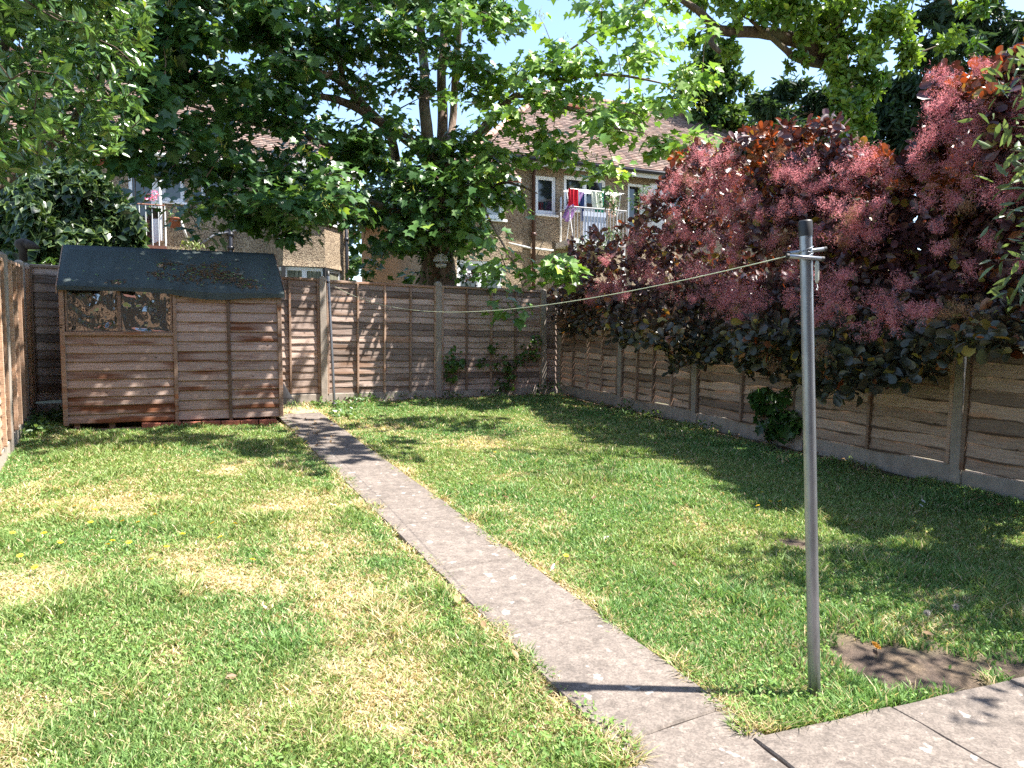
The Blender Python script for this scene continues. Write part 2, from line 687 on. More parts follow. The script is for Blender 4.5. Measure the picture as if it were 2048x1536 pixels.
def dryness(x, y):
    d = np.zeros_like(x)
    x0_, y0_ = x, y
    x = x0_ + (vnoise(x0_, y0_, .33, 11) - .5) * .55
    y = y0_ + (vnoise(x0_, y0_, .33, 12) - .5) * .55
    for cx, cy, r_ in DRYG:
        q = ((x - cx) ** 2 + (y - cy) ** 2) / (r_ * r_)
        d = np.maximum(d, np.exp(-q * 0.8) * .62)
    x, y = x0_, y0_
    n = 0.38 * vnoise(x, y, .55, 1) + 0.34 * vnoise(x, y, .19, 2) + 0.28 * vnoise(x, y, .07, 3)
    e_ = off(PL, x, y)
    d = np.maximum(d, .62 * np.exp(-((e_ + .42) / .26) ** 2) * np.exp(-((y - 4.0) / 1.7) ** 2))
    edge = np.minimum(np.abs(off(PL, x, y)), np.abs(off(PR, x, y)))
    d = np.maximum(d, 0.75 * np.exp(-(edge / .09) ** 2))
    shade = 1.0 / (1 + np.exp(-(x - (4.4 + (y - 5) * .1)) * 2.5))   # greener where the big shrub keeps the lawn moist
    return np.clip((d * 0.95 + (n - 0.5) * 1.8 - 0.10) * (1 - 0.6 * shade), 0, 1)


def bare(x, y):
    b = np.zeros_like(x)
    for cx, cy, a, c in SOIL_C:
        u = (x - cx) * RIGHT[0] + (y - cy) * RIGHT[1]
        w = (x - cx) * FLAT[0] + (y - cy) * FLAT[1]
        b = np.maximum(b, np.exp(-((u / a) ** 2 + (w / c) ** 2)))
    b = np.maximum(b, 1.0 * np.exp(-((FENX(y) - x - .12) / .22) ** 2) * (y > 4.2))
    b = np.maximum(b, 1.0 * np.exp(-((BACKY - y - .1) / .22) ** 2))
    return np.clip(b * 1.1 + (vnoise(x, y, .12, 5) - .5) * 1.1 * (b > .03), 0, 1)


def dust(x, y):
    b = np.zeros_like(x)
    for cx, cy, a, c in DUST_C:
        b = np.maximum(b, np.exp(-(((x - cx) / a) ** 2 + ((y - cy) / c) ** 2)))
    return np.clip(b * 1.2 + (vnoise(x, y, .15, 6) - .5) * .5, 0, 1)


def build_ground():
    xs = np.concatenate([np.array([-400, -200, -100, -50, -25, -12, -6, -3]), np.arange(-1.6, 8.4, .085), np.array([9, 11, 15, 22, 35, 60, 120, 250, 400])])
    ys = np.concatenate([np.array([-60, -30, -10, -4, -1.5]), np.arange(-.2, 12.6, .085), np.array([13.5, 15, 18, 22, 28, 36, 46, 60, 100, 200, 500])])
    X, Y = np.meshgrid(xs, ys)
    x, y = X.ravel(), Y.ravel()
    z = gz(x, y) + np.where((x > -1.5) & (x < 8) & (y > 0) & (y < 12), (vnoise(x, y, .4, 8) - .5) * .02 + (vnoise(x, y, .11, 9) - .5) * .016, 0)
    z -= 0.012
    inpath = (off(PL, x, y) > -.02) & (off(PR, x, y) < .02) & (y < 10.3)
    z = np.where(inpath | (off(PT, x, y) > -.05) & (y < 3.5), z - .03, z)
    d, b, du = dryness(x, y), bare(x, y), dust(x, y)
    g = np.array([.20, .21, .08])
    s = np.array([.50, .38, .24])
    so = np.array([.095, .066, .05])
    st = np.array([.52, .38, .20])
    c = g + (s - g) * d[:, None]
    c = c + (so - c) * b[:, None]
    c = c + (st - c) * du[:, None]
    outside = (x < LEFTX) | (y > BACKY + .1) | (x > FENX(y) + .1)
    c[outside] = (.10, .10, .05)
    nx, ny = len(xs), len(ys)
    i = np.arange((nx - 1) * (ny - 1))
    r_, k = i // (nx - 1), i % (nx - 1)
    a = r_ * nx + k
    f = np.stack([a, a + 1, a + nx + 1, a + nx], 1)
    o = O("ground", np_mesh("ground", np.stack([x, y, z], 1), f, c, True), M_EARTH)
    T(o, kind="structure")


build_ground()


def slab_mesh(poly, thick, seed):
    """a concrete slab with a softened, slightly chipped outline; poly is a convex list of (x, y, z_top)"""
    r_ = random.Random(seed)
    out = []
    n = len(poly)
    for i in range(n):
        p, q = np.array(poly[i], float), np.array(poly[(i + 1) % n], float)
        m = max(2, int(np.linalg.norm(q - p) / .12))
        for k in range(m):
            a = p + (q - p) * (k / m)
            if k:
                a[:2] += [r_.uniform(-.006, .006), r_.uniform(-.006, .006)]
            out.append(a)
    c = np.mean(out, 0)
    n = len(out)
    mb = MB()
    ring = lambda s, dz: [tuple(c[:2] + (p[:2] - c[:2]) * s) + (p[2] + dz,) for p in out]
    rings = [ring(.985, 0), ring(1.0, -.008), ring(1.0, -thick)]
    for r2 in rings:
        mb.v += r2
    mb.f.append(tuple(range(n)))
    for k in range(2):
        for j in range(n):
            a, b = k * n + j, k * n + (j + 1) % n
            mb.f.append((a, a + n, b + n, b))
    return mb.mesh("paving_slab")


def build_path():
    def at(L, y):
        t = (y - L[0][1]) / L[1][1]
        p = L[0] + L[1] * t
        return p
    bed = MB()
    y0, y1 = 1.35, 10.35
    a, b, c, d = at(PL, y0), at(PR, y0 - .0), at(PR, y1), at(PL, y1)
    bed.quad((*a, gz(0, a[1]) - .014), (*b, gz(0, b[1]) - .014), (*c, gz(0, c[1]) - .014), (*d, gz(0, d[1]) - .014))
    path = T(O("path", bed.mesh("path"), M_BED), "straight path of worn concrete slabs running to the shed", None, kind="structure")
    yj = grd(855, 1046)[1]
    cuts = [1.42]
    ys = [yj + .93 * k for k in range(-3, 8)]
    ys = [v for v in ys if 1.5 < v < 10.3]
    cuts = [max(ys[0] - .93, 1.40)] + ys
    if cuts[-1] < 9.9:
        cuts.append(10.3)
    for k in range(len(cuts) - 1):
        g = .003
        pa, pb = at(PL, cuts[k] + g), at(PR, cuts[k] + g)
        pc, pd = at(PR, cuts[k + 1] - g), at(PL, cuts[k + 1] - g)
        dz = random.uniform(0, .003) + .013
        P = [(*p, gz(0, p[1]) + dz + random.uniform(-.0015, .0015)) for p in (pa, pb, pc, pd)]
        O("paving_slab", slab_mesh(P, .04, 40 + k), M_SLAB, path)


build_path()


def build_patio():
    # level paving that starts where the lawn stops, slabs square to the house behind the camera
    zt = gz(0, PAT0[1]) + .022
    d, nrm = PT[1], PT[2]                       # nrm points to the camera side
    p0 = PT[0]
    bed = MB()
    c = lambda u, w, z=0: (p0[0] + d[0] * u + nrm[0] * w, p0[1] + d[1] * u + nrm[1] * w, zt + z)
    bed.quad(c(-2.2, .0, -.03), c(-2.2, 4, -.03), c(5, 4, -.03), c(5, 0, -.03))
    patio = T(O("patio_pavement", bed.mesh("patio_pavement"), M_BED), "pale concrete slab patio edging the lawn", None, kind="structure")
    j1 = grd(1784, 1428)
    w1 = float((j1[:2] - p0) @ d)
    j0 = grd(1515, 1497)
    w0 = float((j0[:2] - p0) @ d)
    W = w1 - w0
    s = 0
    for r_ in range(0, 5):
        for k in range(-3, 5):
            u0 = w0 + k * W + (W * .5 if r_ % 2 else 0)
            g = .005
            if u0 + W < -2.2 or u0 > 4.8:
                continue
            wl, wh = r_ * .78 + g, (r_ + 1) * .78 - g
            if r_ == 0 and u0 + W < .05:
                pass
            dz = random.uniform(-.004, .004)
            P = [c(u0 + g, wl, dz), c(u0 + g, wh, dz), c(u0 + W - g, wh, dz), c(u0 + W - g, wl, dz)]
            O("paving_slab", slab_mesh(P, .04, 90 + s), M_SLAB, patio)
            s += 1


build_patio()


# ================================================================== FENCES
def slat_mesh(L, h, seed, wav=.010, bow=.013, segs=7, lip=.016, th=.009):
    r_ = random.Random(seed)
    ph, f1, f2 = r_.uniform(0, 6), r_.uniform(2.5, 5), r_.uniform(7, 13)
    mb = MB()
    st = []
    for i in range(segs + 1):
        x = L * i / segs
        e = wav * (math.sin(ph + x * f1) * .6 + math.sin(ph * 2 + x * f2) * .6) + r_.uniform(-.002, .002)
        yb = -lip - bow * (.5 + .5 * math.sin(ph * 3 + x * f1 * 1.3)) * (0.4 + 0.6 * math.sin(math.pi * i / segs))
        st.append([(x, -.006, h), (x, yb, e), (x, yb + th, e - .0015), (x, .004, h)])
    for s in st:
        mb.v += s
    for i in range(segs):
        for k in range(4):
            a, b = i * 4 + k, i * 4 + (k + 1) % 4
            mb.f.append((a, b, b + 4, a + 4))
    mb.f.append((3, 2, 1, 0))
    n = segs * 4
    mb.f.append((n, n + 1, n + 2, n + 3))
    return mb.mesh("slat")


def lap_panel(parent, loc, rz, L, H, nslat, batt, m_s, m_b, seed, tilt=0.0, batt_at=None, lip=.016, bow=.013):
    """panel = top rail and edge battens, with slats and cover battens as its pieces; garden side is local -y"""
    fr = MB()
    fr.bev(0, .04, -.030 - lip, -.020, 0, H)
    fr.bev(L - .04, L, -.030 - lip, -.020, 0, H)
    fr.bev(.042, L - .042, -.04, -.014, H - .035, H)
    fr.box(0, L, .012, .034, 0.02, .06)
    p = O("panel", fr.mesh("panel"), m_b, parent, loc, (0, tilt, R(rz)))
    ex = (H - .02) / nslat
    var = [slat_mesh(L - .02, ex + .03, seed * 10 + k, .010 if lip < .03 else .015, bow, 9, lip, .010 if lip < .03 else .016) for k in range(6)]
    r_ = random.Random(seed)
    for i in range(nslat):
        me = var[r_.randrange(6)]
        O("slat", me, m_s, p, (.01, -.001 - .001 * (i % 2), i * ex), (r_.uniform(-.015, .015), r_.uniform(-.003, .003), 0))
    bm = MB().bev(-.016, .016, -.030 - lip - bow * .7, -.02, 0, H - .04).mesh("batten")
    xs = batt_at if batt_at else [L * (k + 1) / (batt + 1) for k in range(batt)]
    for x in xs:
        O("batten", bm, m_b, p, (x, r_.uniform(-.003, 0), .002), (0, r_.uniform(-.004, .004), 0))
    return p


def post_mesh(w, h, top=.03):
    mb = MB()
    b = .008
    prof = [(-w / 2 + b, -w / 2), (w / 2 - b, -w / 2), (w / 2, -w / 2 + b), (w / 2, w / 2 - b), (w / 2 - b, w / 2), (-w / 2 + b, w / 2), (-w / 2, w / 2 - b), (-w / 2, -w / 2 + b)]
    for z, s in ((-.35, 1), (h - top, 1), (h - .004, .45), (h, .3)):
        mb.v += [(x * s, y * s, z) for x, y in prof]
    for k in range(3):
        for j in range(8):
            a, c = k * 8 + j, k * 8 + (j + 1) % 8
            mb.f.append((a, c, c + 8, a + 8))
    mb.f.append(tuple(range(24, 32)))
    return mb.mesh("post")


POST_H = 1.98
post_me = post_mesh(.105, POST_H)
post_short = post_mesh(.105, POST_H - .05)


def gravel_mesh(L, h):
    return MB().bev(0, L, -.03, .02, -.16, h, .006).mesh("gravel_board")


# --- back fence
bf = T(E("back_fence", (0, BACKY, 0)), "weathered grey brown lap panel fence across the end of the garden", "fence")
bx = [-0.95, 1.0, 2.95, 4.915, 7.02]
for i, x in enumerate(bx):
    y = -.02 + .012 * (i % 2)
    O("post", post_me, M_CONC, bf, (x, y, gz(0, BACKY) + (0 if i != 4 else -.06)), (random.uniform(-.006, .006), random.uniform(-.008, .008), 0))
for i in range(4):
    L = bx[i + 1] - bx[i] - .09
    x0 = bx[i] + .045
    gz0 = gz(0, BACKY)
    drop = -.02 * i + .03
    tl = .012 if i >= 2 else 0.0
    n = [16, 16, 17, 17][i]
    if i < 2:
        ba = None
    elif i == 2:
        ba = [L * .27, L * .51, L * .75]
    else:
        ba = [L * .24, L * .48, L * .72]
    lap_panel(bf, (x0, 0, gz0 + .13 + (drop if i < 3 else -.02)), 0, L, 1.80, n, 3, M_FENCE, M_FENCEB, 5 + i, tl, ba)
    O("gravel_board", gravel_mesh(L, .125), M_CONCG, bf, (x0, .0, gz0 + (-.02 if i == 3 else .0)))

# the short return panel that closes the corner
lap_panel(bf, (bx[-1] + .05, .05, gz(0, BACKY) + .05), 0, .36, 1.72, 15, 0, M_FENCE, M_FENCEB, 15)
O("gravel_board", gravel_mesh(.36, .06), M_CONCG, bf, (bx[-1] + .05, .05, gz(0, BACKY)))

# --- right-hand fence
rf = T(E("side_fence", (0, 0, 0)), "tan lap panel fence on concrete gravel boards under the purple shrub", "fence")
ry = [11.42, 9.45, 7.62, 5.76, 3.90, 2.0, .1]
for i, y in enumerate(ry):
    O("post", post_me, M_CONC, rf, (FENX(y), y, gz(0, y)), (random.uniform(-.006, .006), random.uniform(-.006, .006), R(3)))
ang = -90 - math.degrees(math.atan(.055))
for i in range(len(ry) - 1):
    ya, yb = ry[i] - .05, ry[i + 1] + .05
    L = (ya - yb) / math.cos(math.atan(.055))
    zm = gz(0, (ya + yb) / 2)
    tl = math.atan(.036)
    z_far = zm + .19 + .036 * L / 2
    nb = [3, 3, 1, 1, 1, 1][i]
    lap_panel(rf, (FENX(ya), ya, z_far), ang, L, 1.78, [17, 17, 15, 15, 14, 14][i], nb, M_FENCER, M_FENCEB, 20 + i, tl, None, .031, .020)
    O("gravel_board", gravel_mesh(L, .0), M_CONCG, rf, (FENX(ya) + .01, ya, z_far - .006), (0, tl, R(ang)), (1, 1, 2.0))

# --- left-hand fence
lf = T(E("side_fence", (0, 0, 0)), "sunlit orange brown lap panel fence beside the shed", "fence")
ly = [5.0, 6.86, 8.72, 10.52]
for y in ly:
    O("post", post_me, M_CONC, lf, (LEFTX, y, gz(0, y)), (random.uniform(-.006, .006), random.uniform(-.006, .006), 0))
for i in range(4):
    ya = ly[i] + .05
    yb = (ly[i + 1] - .05) if i < 3 else BACKY - .08
    L = yb - ya
    H = 1.78
    lap_panel(lf, (LEFTX, ya, gz(0, ya) + .14), 90, L, H, 17, 3 if i < 3 else 1, M_FENCEL, M_FENCEL, 30 + i, -math.atan(.05))
    O("gravel_board", gravel_mesh(L, .13), M_CONCG, lf, (LEFTX, ya, gz(0, ya)), (0, -math.atan(.05), R(90)))

# a blackened lump of carved stone standing on the fence corner, and the trellis top beside it
def lump():
    mb = MB()
    mb.lathe([(.0, -.12), (.055, -.12), (.05, .03), (.085, .07), (.10, .12), (.08, .17), (.02, .195), (0, .196)], 10)
    mb.tube([(.03, 0, .12), (.12, -.01, .10), (.20, -.01, .075), (.235, -.01, .06)], [.075, .06, .035, .012], 8)
    return mb.mesh("stone", True)


sp = pt(46, 508, 10.2)
O_l = O("stone_bird", lump(), plain("dark_stone", (0.05, 0.04, 0.035), .9, var=.4, bump=.6), None, sp + np.array([0, 0, .02]), (0, 0, R(-29)))
T(O_l, "dark weathered bird shaped ornament on the fence post behind the shed", "ornament")


# ================================================================== SHED
def shed():
    S = SHED
    zf = S.loc(130, 848)[1]
    L = S.loc(566, 840)[0]
    root = E("garden_shed", S.o, S.deg)
    T(root, "small weathered wooden shed with dark green felt roof and two warped window sheets", "shed")
    D = 1.55
    x_w = S.loc(345, 620)[0]
    xb1 = S.loc(351, 700)[0]
    xb2 = S.loc(459, 700)[0]
    z_e = S.loc(118, 578)[1]
    z_sill = S.loc(240, 664)[1]
    # body behind the cladding
    b = MB()
    b.box(.02, L - .02, .30, .33, zf + .03, z_e + .1)        # dark sheet behind the windows, standing in for the unlit inside
    O("dark_backing", b.mesh(), plain("shed_interior", (.06, .04, .03), .95), root)
    for nm, x0, x1 in (("side_wall", .0, .03), ("side_wall", L - .03, L)):
        m = MB()
        nb = 14
        for k in range(nb):
            za = zf + (z_e - zf) * k / nb
            zb = zf + (z_e - zf) * (k + 1) / nb - .004
            m.box(x0, x1, .02, D, za, zb)
        yr = D / 2
        m.box(x0 + .005, x1 - .005, .02, D, zf, z_e)
        n0 = len(m.v)
        m.v += [(x0, 0, z_e), (x0, D, z_e), (x0, yr, z_e + .55), (x1, 0, z_e), (x1, D, z_e), (x1, yr, z_e + .55)]
        m.f += [(n0, n0 + 1, n0 + 2), (n0 + 3, n0 + 5, n0 + 4)]
        O(nm, m.mesh(), M_SHED, root)
    O("back_wall", MB().box(0.03, L - .03, D - .03, D, zf, z_e).mesh(), M_SHED, root)
    # front boards
    def boards(x0, x1, z0, z1, n, seed):
        ex = (z1 - z0) / n
        w = x1 - x0
        var = []
        for k in range(4):
            r_ = random.Random(seed * 7 + k)
            mb = MB()
            sg = 5
            for i in range(sg + 1):
                x = w * i / sg
                e = r_.uniform(-.0025, .0025)
                mb.v += [(x, -.006, ex - .001), (x, -.014, ex * .80), (x, -.030, .006 + e), (x, -.022, e - .003), (x, .006, e), (x, .006, ex)]
            for i in range(sg):
                for q in range(6):
                    a, c = i * 6 + q, i * 6 + (q + 1) % 6
                    mb.f.append((a, c, c + 6, a + 6))
            var.append(mb.mesh("board"))
        r_ = random.Random(seed)
        for i in range(n):
            O("board", var[r_.randrange(4)], M_SHED, root, (x0, 0, z0 + i * ex), (0, r_.uniform(-.0015, .0015), 0))
    boards(.035, xb1 - .002, zf, z_sill - .045, 10, 3)
    boards(xb1 + .002, xb2 - .002, zf, z_e + .0, 13, 4)
    boards(xb2 + .002, L - .03, zf, z_e + .0, 13, 5)
    # corner and cover battens
    for x, w, z0, z1 in ((.018, .05, zf - .02, z_e - .005), (xb1, .042, zf - .03, z_e - .005), (xb2, .038, zf - .02, z_e - .02), (L - .02, .05, zf - .0, z_e - .02)):
        O("corner_batten" if x in (.018, L - .02) else "cover_batten", MB().bev(-w / 2, w / 2, -.052, -.021, 0, z1 - z0, .004).mesh(), M_SHEDB, root, (x, 0, z0), (0, random.uniform(-.004, .006), 0))
    # window: frame, sill, mullion and two warped sheets
    wx0, wx1 = .046, xb1 - .024
    wz0, wz1 = z_sill, z_e + .05
    fr = MB()
    fr.bev(wx0, wx0 + .022, -.03, .03, wz0, wz1, .003)
    fr.bev(wx1 - .022, wx1, -.03, .03, wz0, wz1, .003)
    fr.bev(wx0 + .023, wx1 - .023, -.028, .03, wz0, wz0 + .012, .003)
    win = O("window", fr.mesh(), M_SHEDB, root)
    O("sill", MB().bev(wx0 - .01, wx1 + .01, -.05, .0, wz0 - .045, wz0 - .002, .004).mesh(), M_SHEDB, win)
    xm = S.loc(239, 620)[0]
    O("mullion", MB().bev(xm - .018, xm + .018, -.042, .0, wz0 + .001, wz1, .004).mesh(), M_SHEDB, win)
    for k, (a, c) in enumerate(((wx0 + .02, xm - .01), (xm + .01, wx1 - .02))):
        nx, nz = 60, 48
        gx, gzz = np.meshgrid(np.linspace(a, c, nx), np.linspace(wz0, wz1, nz))
        u, w = gx.ravel(), gzz.ravel()
        s = 17 * k
        h = (vnoise(u + w * .7 + s, w - u * .5, .21, 21) - .5) * .060 + (vnoise(u + s + w, w - u, .10, 22) - .5) * .016 + (vnoise(u + s, w, .04, 23) - .5) * .004
        edge = np.minimum.reduce([u - a, c - u, w - wz0, wz1 - w]) / .05
        h *= np.clip(edge, 0, 1)
        v = np.stack([u, -.0 + h * .60, w], 1)
        i = np.arange((nx - 1) * (nz - 1))
        q = (i // (nx - 1)) * nx + i % (nx - 1)
        O("pane", np_mesh("pane", v, np.stack([q, q + 1, q + nx + 1, q + nx], 1), None, True), M_FILM, win)
    # roof: two felted slopes that sag at the eaves
    el = S.loc(117, 577)
    er = S.loc(568, 590)
    ox, ox2 = el[0], er[0]
    yr, rise = D / 2 + .06, S.loc(128, 489, D / 2 + .06)[1]
    zr_l = rise
    zr_r = S.loc(545, 507, yr)[1]
    xr_l = S.loc(127, 489, yr)[0]
    xr_r = S.loc(547, 507, yr)[0]
    def slope(front):
        nx, ny = 40, 8
        V = []
        for th in (0.0, -.022):
            for j in range(ny + 1):
                t = j / ny
                for i in range(nx + 1):
                    s = i / nx
                    xe = ox + (ox2 - ox) * s
                    xr = xr_l + (xr_r - xr_l) * s
                    x = xe + (xr - xe) * t
                    ze = el[1] + (er[1] - el[1]) * s + .03
                    zr = zr_l + (zr_r - zr_l) * s
                    droop = -.035 * math.exp(-((s - .68) / .16) ** 2) - .02 * math.exp(-((s - .95) / .1) ** 2)
                    y = (-.09 + (yr + .09) * t) if front else (D + .21 - (D + .21 - yr) * t)
                    z = ze + (zr - ze) * t + (droop + random.uniform(-.003, .003)) * (1 - t) ** 3 + .006 * math.sin(s * 23) * (1 - t)
                    V.append((x, y, z + th))
        F = []
        N = (nx + 1) * (ny + 1)
        for j in range(ny):
            for i in range(nx):
                a = j * (nx + 1) + i
                F.append((a, a + 1, a + nx + 2, a + nx + 1))
                F.append((N + a, N + a + nx + 1, N + a + nx + 2, N + a + 1))
        for i in range(nx):
            F.append((i, N + i, N + i + 1, i + 1))
            a = ny * (nx + 1) + i
            F.append((a, a + 1, N + a + 1, N + a))
        for j in range(ny):
            a, b_ = j * (nx + 1), (j + 1) * (nx + 1)
            F.append((a, b_, N + b_, N + a))
            a, b_ = a + nx, b_ + nx
            F.append((a, N + a, N + b_, b_))
        V = np.array(V)
        return np_mesh("roof", V, np.array(F), None, True)
    rf_ = O("roof", slope(True), M_FELT, root)
    O("roof_slope", slope(False), M_FELT, rf_)
    # drooping felt edge
    m = MB()
    n = 40
    for i in range(n):
        q = []
        for s in (i / n, (i + 1) / n):
            xe = ox + (ox2 - ox) * s
            ze = el[1] + (er[1] - el[1]) * s + .008 - .035 * math.exp(-((s - .68) / .16) ** 2) - .02 * math.exp(-((s - .95) / .1) ** 2)
            dp = .02 + .035 * math.exp(-((s - .66) / .2) ** 2) + .012 * vnoise(s * 3, 0.0, .2, 31)
            q.append((xe, ze, float(dp)))
        m.quad((q[0][0], -.094, q[0][1] + .022), (q[0][0], -.088, q[0][1] - q[0][2]), (q[1][0], -.088, q[1][1] - q[1][2]), (q[1][0], -.094, q[1][1] + .022))
    O("felt_edge", m.mesh("felt_edge"), M_FELT, rf_)
    # pale verge boards at the gable ends
    for xe, xr, z1, z2, nm in ((ox, xr_l, el[1], zr_l, 0), (ox2, xr_r, er[1], zr_r, 1)):
        s = -1 if nm == 0 else 1
        m = MB()
        w = .012
        A = [(xe + s * .004, -.085, z1 - .06), (xe + s * .004, -.085, z1 + .03), (xr + s * .004, yr, z2 - .005), (xr + s * .004, yr, z2 - .095)]
        B = [(x + s * w, y, z) for x, y, z in A]
        m.quad(*A); m.quad(*B[::-1])
        for i in range(4):
            m.quad(A[i], B[i], B[(i + 1) % 4], A[(i + 1) % 4])
        O("verge_board", m.mesh(), M_SHEDB, rf_)
    # floor and bearers in the gap under the boards
    fl = O("floor", MB().box(.05, L - .05, .02, D - .05, zf + .0, zf + .03).mesh(), M_SHEDB, root)
    bm = MB().box(-.03, .03, .0, D - .1, -.10, -.002).mesh("bearer")
    for k in range(7):
        O("bearer", bm, M_SHEDB, fl, (.12 + k * (L - .24) / 6, .02, zf))
    O("ground_rail", MB().bev(.1, L - .05, -.03, .03, -.10, -.065).mesh(), M_SHEDB, fl, (0, 0, zf - .005))
    O("underfloor_dark", MB().box(.06, L - .06, .3, .32, -.25, 0.0).mesh(), M_BLACK, fl, (0, 0, zf))  # black sheet standing in for the shade beneath the floor
    return root, zf, L, (ox, ox2, el, er, yr, zr_l, zr_r, xr_l, xr_r)


shed_root, SH_ZF, SH_L, SH_ROOF = shed()

# the row of bricks the shed stands on
br = E("brick_row", SHED.o, SHED.deg)
T(br, "low row of red bricks in the grass under the shed front", "bricks")
bme = []
for k in range(3):
    bme.append(MB().bev(0, .212, -.05, .05, 0, .068, .006).mesh("brick"))
x = SHED.loc(285, 852)[0]
while x < SHED.loc(520, 850)[0]:
    O("brick", random.choice(bme), M_BRICK, br, (x, -.07 + random.uniform(-.008, .008), -.022 - .0067 * x + random.uniform(-.004, .004)), (0, random.uniform(-.02, .02), random.uniform(-.03, .03)))
    x += .224


# ================================================================== WASHING LINE
def washing_post():
    b = grd(1629, 1392)
    dep = float((b - CAM) @ FLAT)
    top = pt(1611, 441, dep)
    ax = top - b
    H = float(np.linalg.norm(ax))
    a = unit(ax)
    q = Vector(a).to_track_quat('Z', 'Y')
    root = E("washing_line_post", b)
    root.rotation_mode = 'QUATERNION'
    root.rotation_quaternion = q
    T(root, "leaning galvanised steel washing line post with black cap at the lawn edge", "post")
    O("pole", MB().lathe([(.0245, -.25), (.0245, H - .055)], 20).mesh("pole", True), M_GALV, root)
    O("cap", MB().lathe([(.0268, H - .062), (.0268, H - .006), (.024, H), (0, H)], 20).mesh("cap", True), M_BLACK, root)
    inv = Matrix.Translation(Vector(b)) @ q.to_matrix().to_4x4()
    inv = inv.inverted()
    loc = lambda p: np.array(inv @ Vector(p))
    z1 = loc(pt(1613, 512, dep))[2]
    bars = []
    for (p0, d0, p1, d1, zo) in (((1575, 512), -.035, (1646, 518), -.03, 0), ((1576, 507), .03, (1651, 498), .03, 0)):
        A, B = loc(pt(*p0, dep + d0)), loc(pt(*p1, dep + d1))
        o = O("cross_bar", MB().tube([A, B], .0085, 10).mesh("cross_bar", True), M_GALV, root)
        dr = unit(B - A)
        O("end_plug", MB().tube([A - dr * .004, A + dr * .006], .0093, 10).mesh(), M_BLACK, o)
        O("end_plug", MB().tube([B - dr * .006, B + dr * .004], .0093, 10).mesh(), M_BLACK, o)
        bars.append((A, B))
    w = MB()
    pts = []
    for k in range(90):
        t = k / 89
        an = t * 2 * math.pi * 4.3
        pts.append((.027 * math.cos(an), .027 * math.sin(an), z1 - .025 + .055 * t + .012 * math.sin(an * .5)))
    w.tube(pts, .0016, 5)
    O("binding_wire", w.mesh("binding_wire", True), M_GALV, root)
    # a hank of spare line and its hook
    h0 = loc(pt(1634, 521, dep - .03))
    h1 = loc(pt(1634, 566, dep - .03))
    hk = MB()
    for k in range(7):
        an = k * .9
        o_ = np.array([math.cos(an), math.sin(an), 0]) * .0055
        hk.tube([h0 + o_ * .4, h0 + o_ - np.array([0, 0, .012]), h1 + o_ + np.array([0, 0, .012]), h1 + o_ * .4], .0027, 5)
    hank = O("spare_line_hank", hk.mesh("hank", True), plain("pale_cord", (.50, .52, .46), .7), root)
    c = [h1 + np.array([.0, 0, -.004])]
    for k in range(9):
        an = -math.pi * k / 8
        c.append(h1 + np.array([.006 * math.cos(an + math.pi) * -1, 0, -.02 + .008 * math.sin(an)]))
    O("hook", MB().tube(c, .0014, 5).mesh(), M_WHITE, hank)
    return pt(1576, 512, dep - .035)


LINE_A = washing_post()


def far_post():
    b = grd(669, 813)
    dep = float((b - CAM) @ FLAT)
    top = pt(656, 545, dep + .10)
    H = float(np.linalg.norm(top - b))
    q = Vector(unit(top - b)).to_track_quat('Z', 'Y')
    root = E("washing_line_post", b)
    root.rotation_mode = 'QUATERNION'
    root.rotation_quaternion = q
    T(root, "thin grey metal pole leaning against the back fence beside the concrete post", "post")
    O("pole", MB().lathe([(.021, .05), (.021, H)], 14).mesh("pole", True), M_GALV, root)
    O("cap", MB().lathe([(.026, H - .05), (.026, H + .02), (0, H + .021)], 14).mesh("cap", True), M_BLACK, root)
    O("ground_socket", MB().lathe([(.04, -.06), (.04, .06), (.022, .062)], 14).mesh("ground_socket", True), M_BLACK, root)
    m = MB()
    pts = []
    for k in range(40):
        an = k / 39 * 2 * math.pi * 3
        pts.append((.026 * math.cos(an), .026 * math.sin(an), H - .16 + .03 * k / 39))
    m.tube(pts, .004, 5)
    O("binding_wire", m.mesh(), M_BLACK, root)
    return pt(659, 566, dep + .07)


LINE_B = far_post()
cl = MB()
pp = []
for k in range(49):
    t = k / 48
    p = LINE_A + (LINE_B - LINE_A) * t
    p = p + np.array([0, 0, -.32 * 4 * t * (1 - t)])
    pp.append(p)
cl.tube(pp, .002, 6)
T(O("clothes_line", cl.mesh("clothes_line", True), plain("line_cord", (.55, .60, .42), .6)), "pale green clothes line sagging between the two posts", "clothes line")


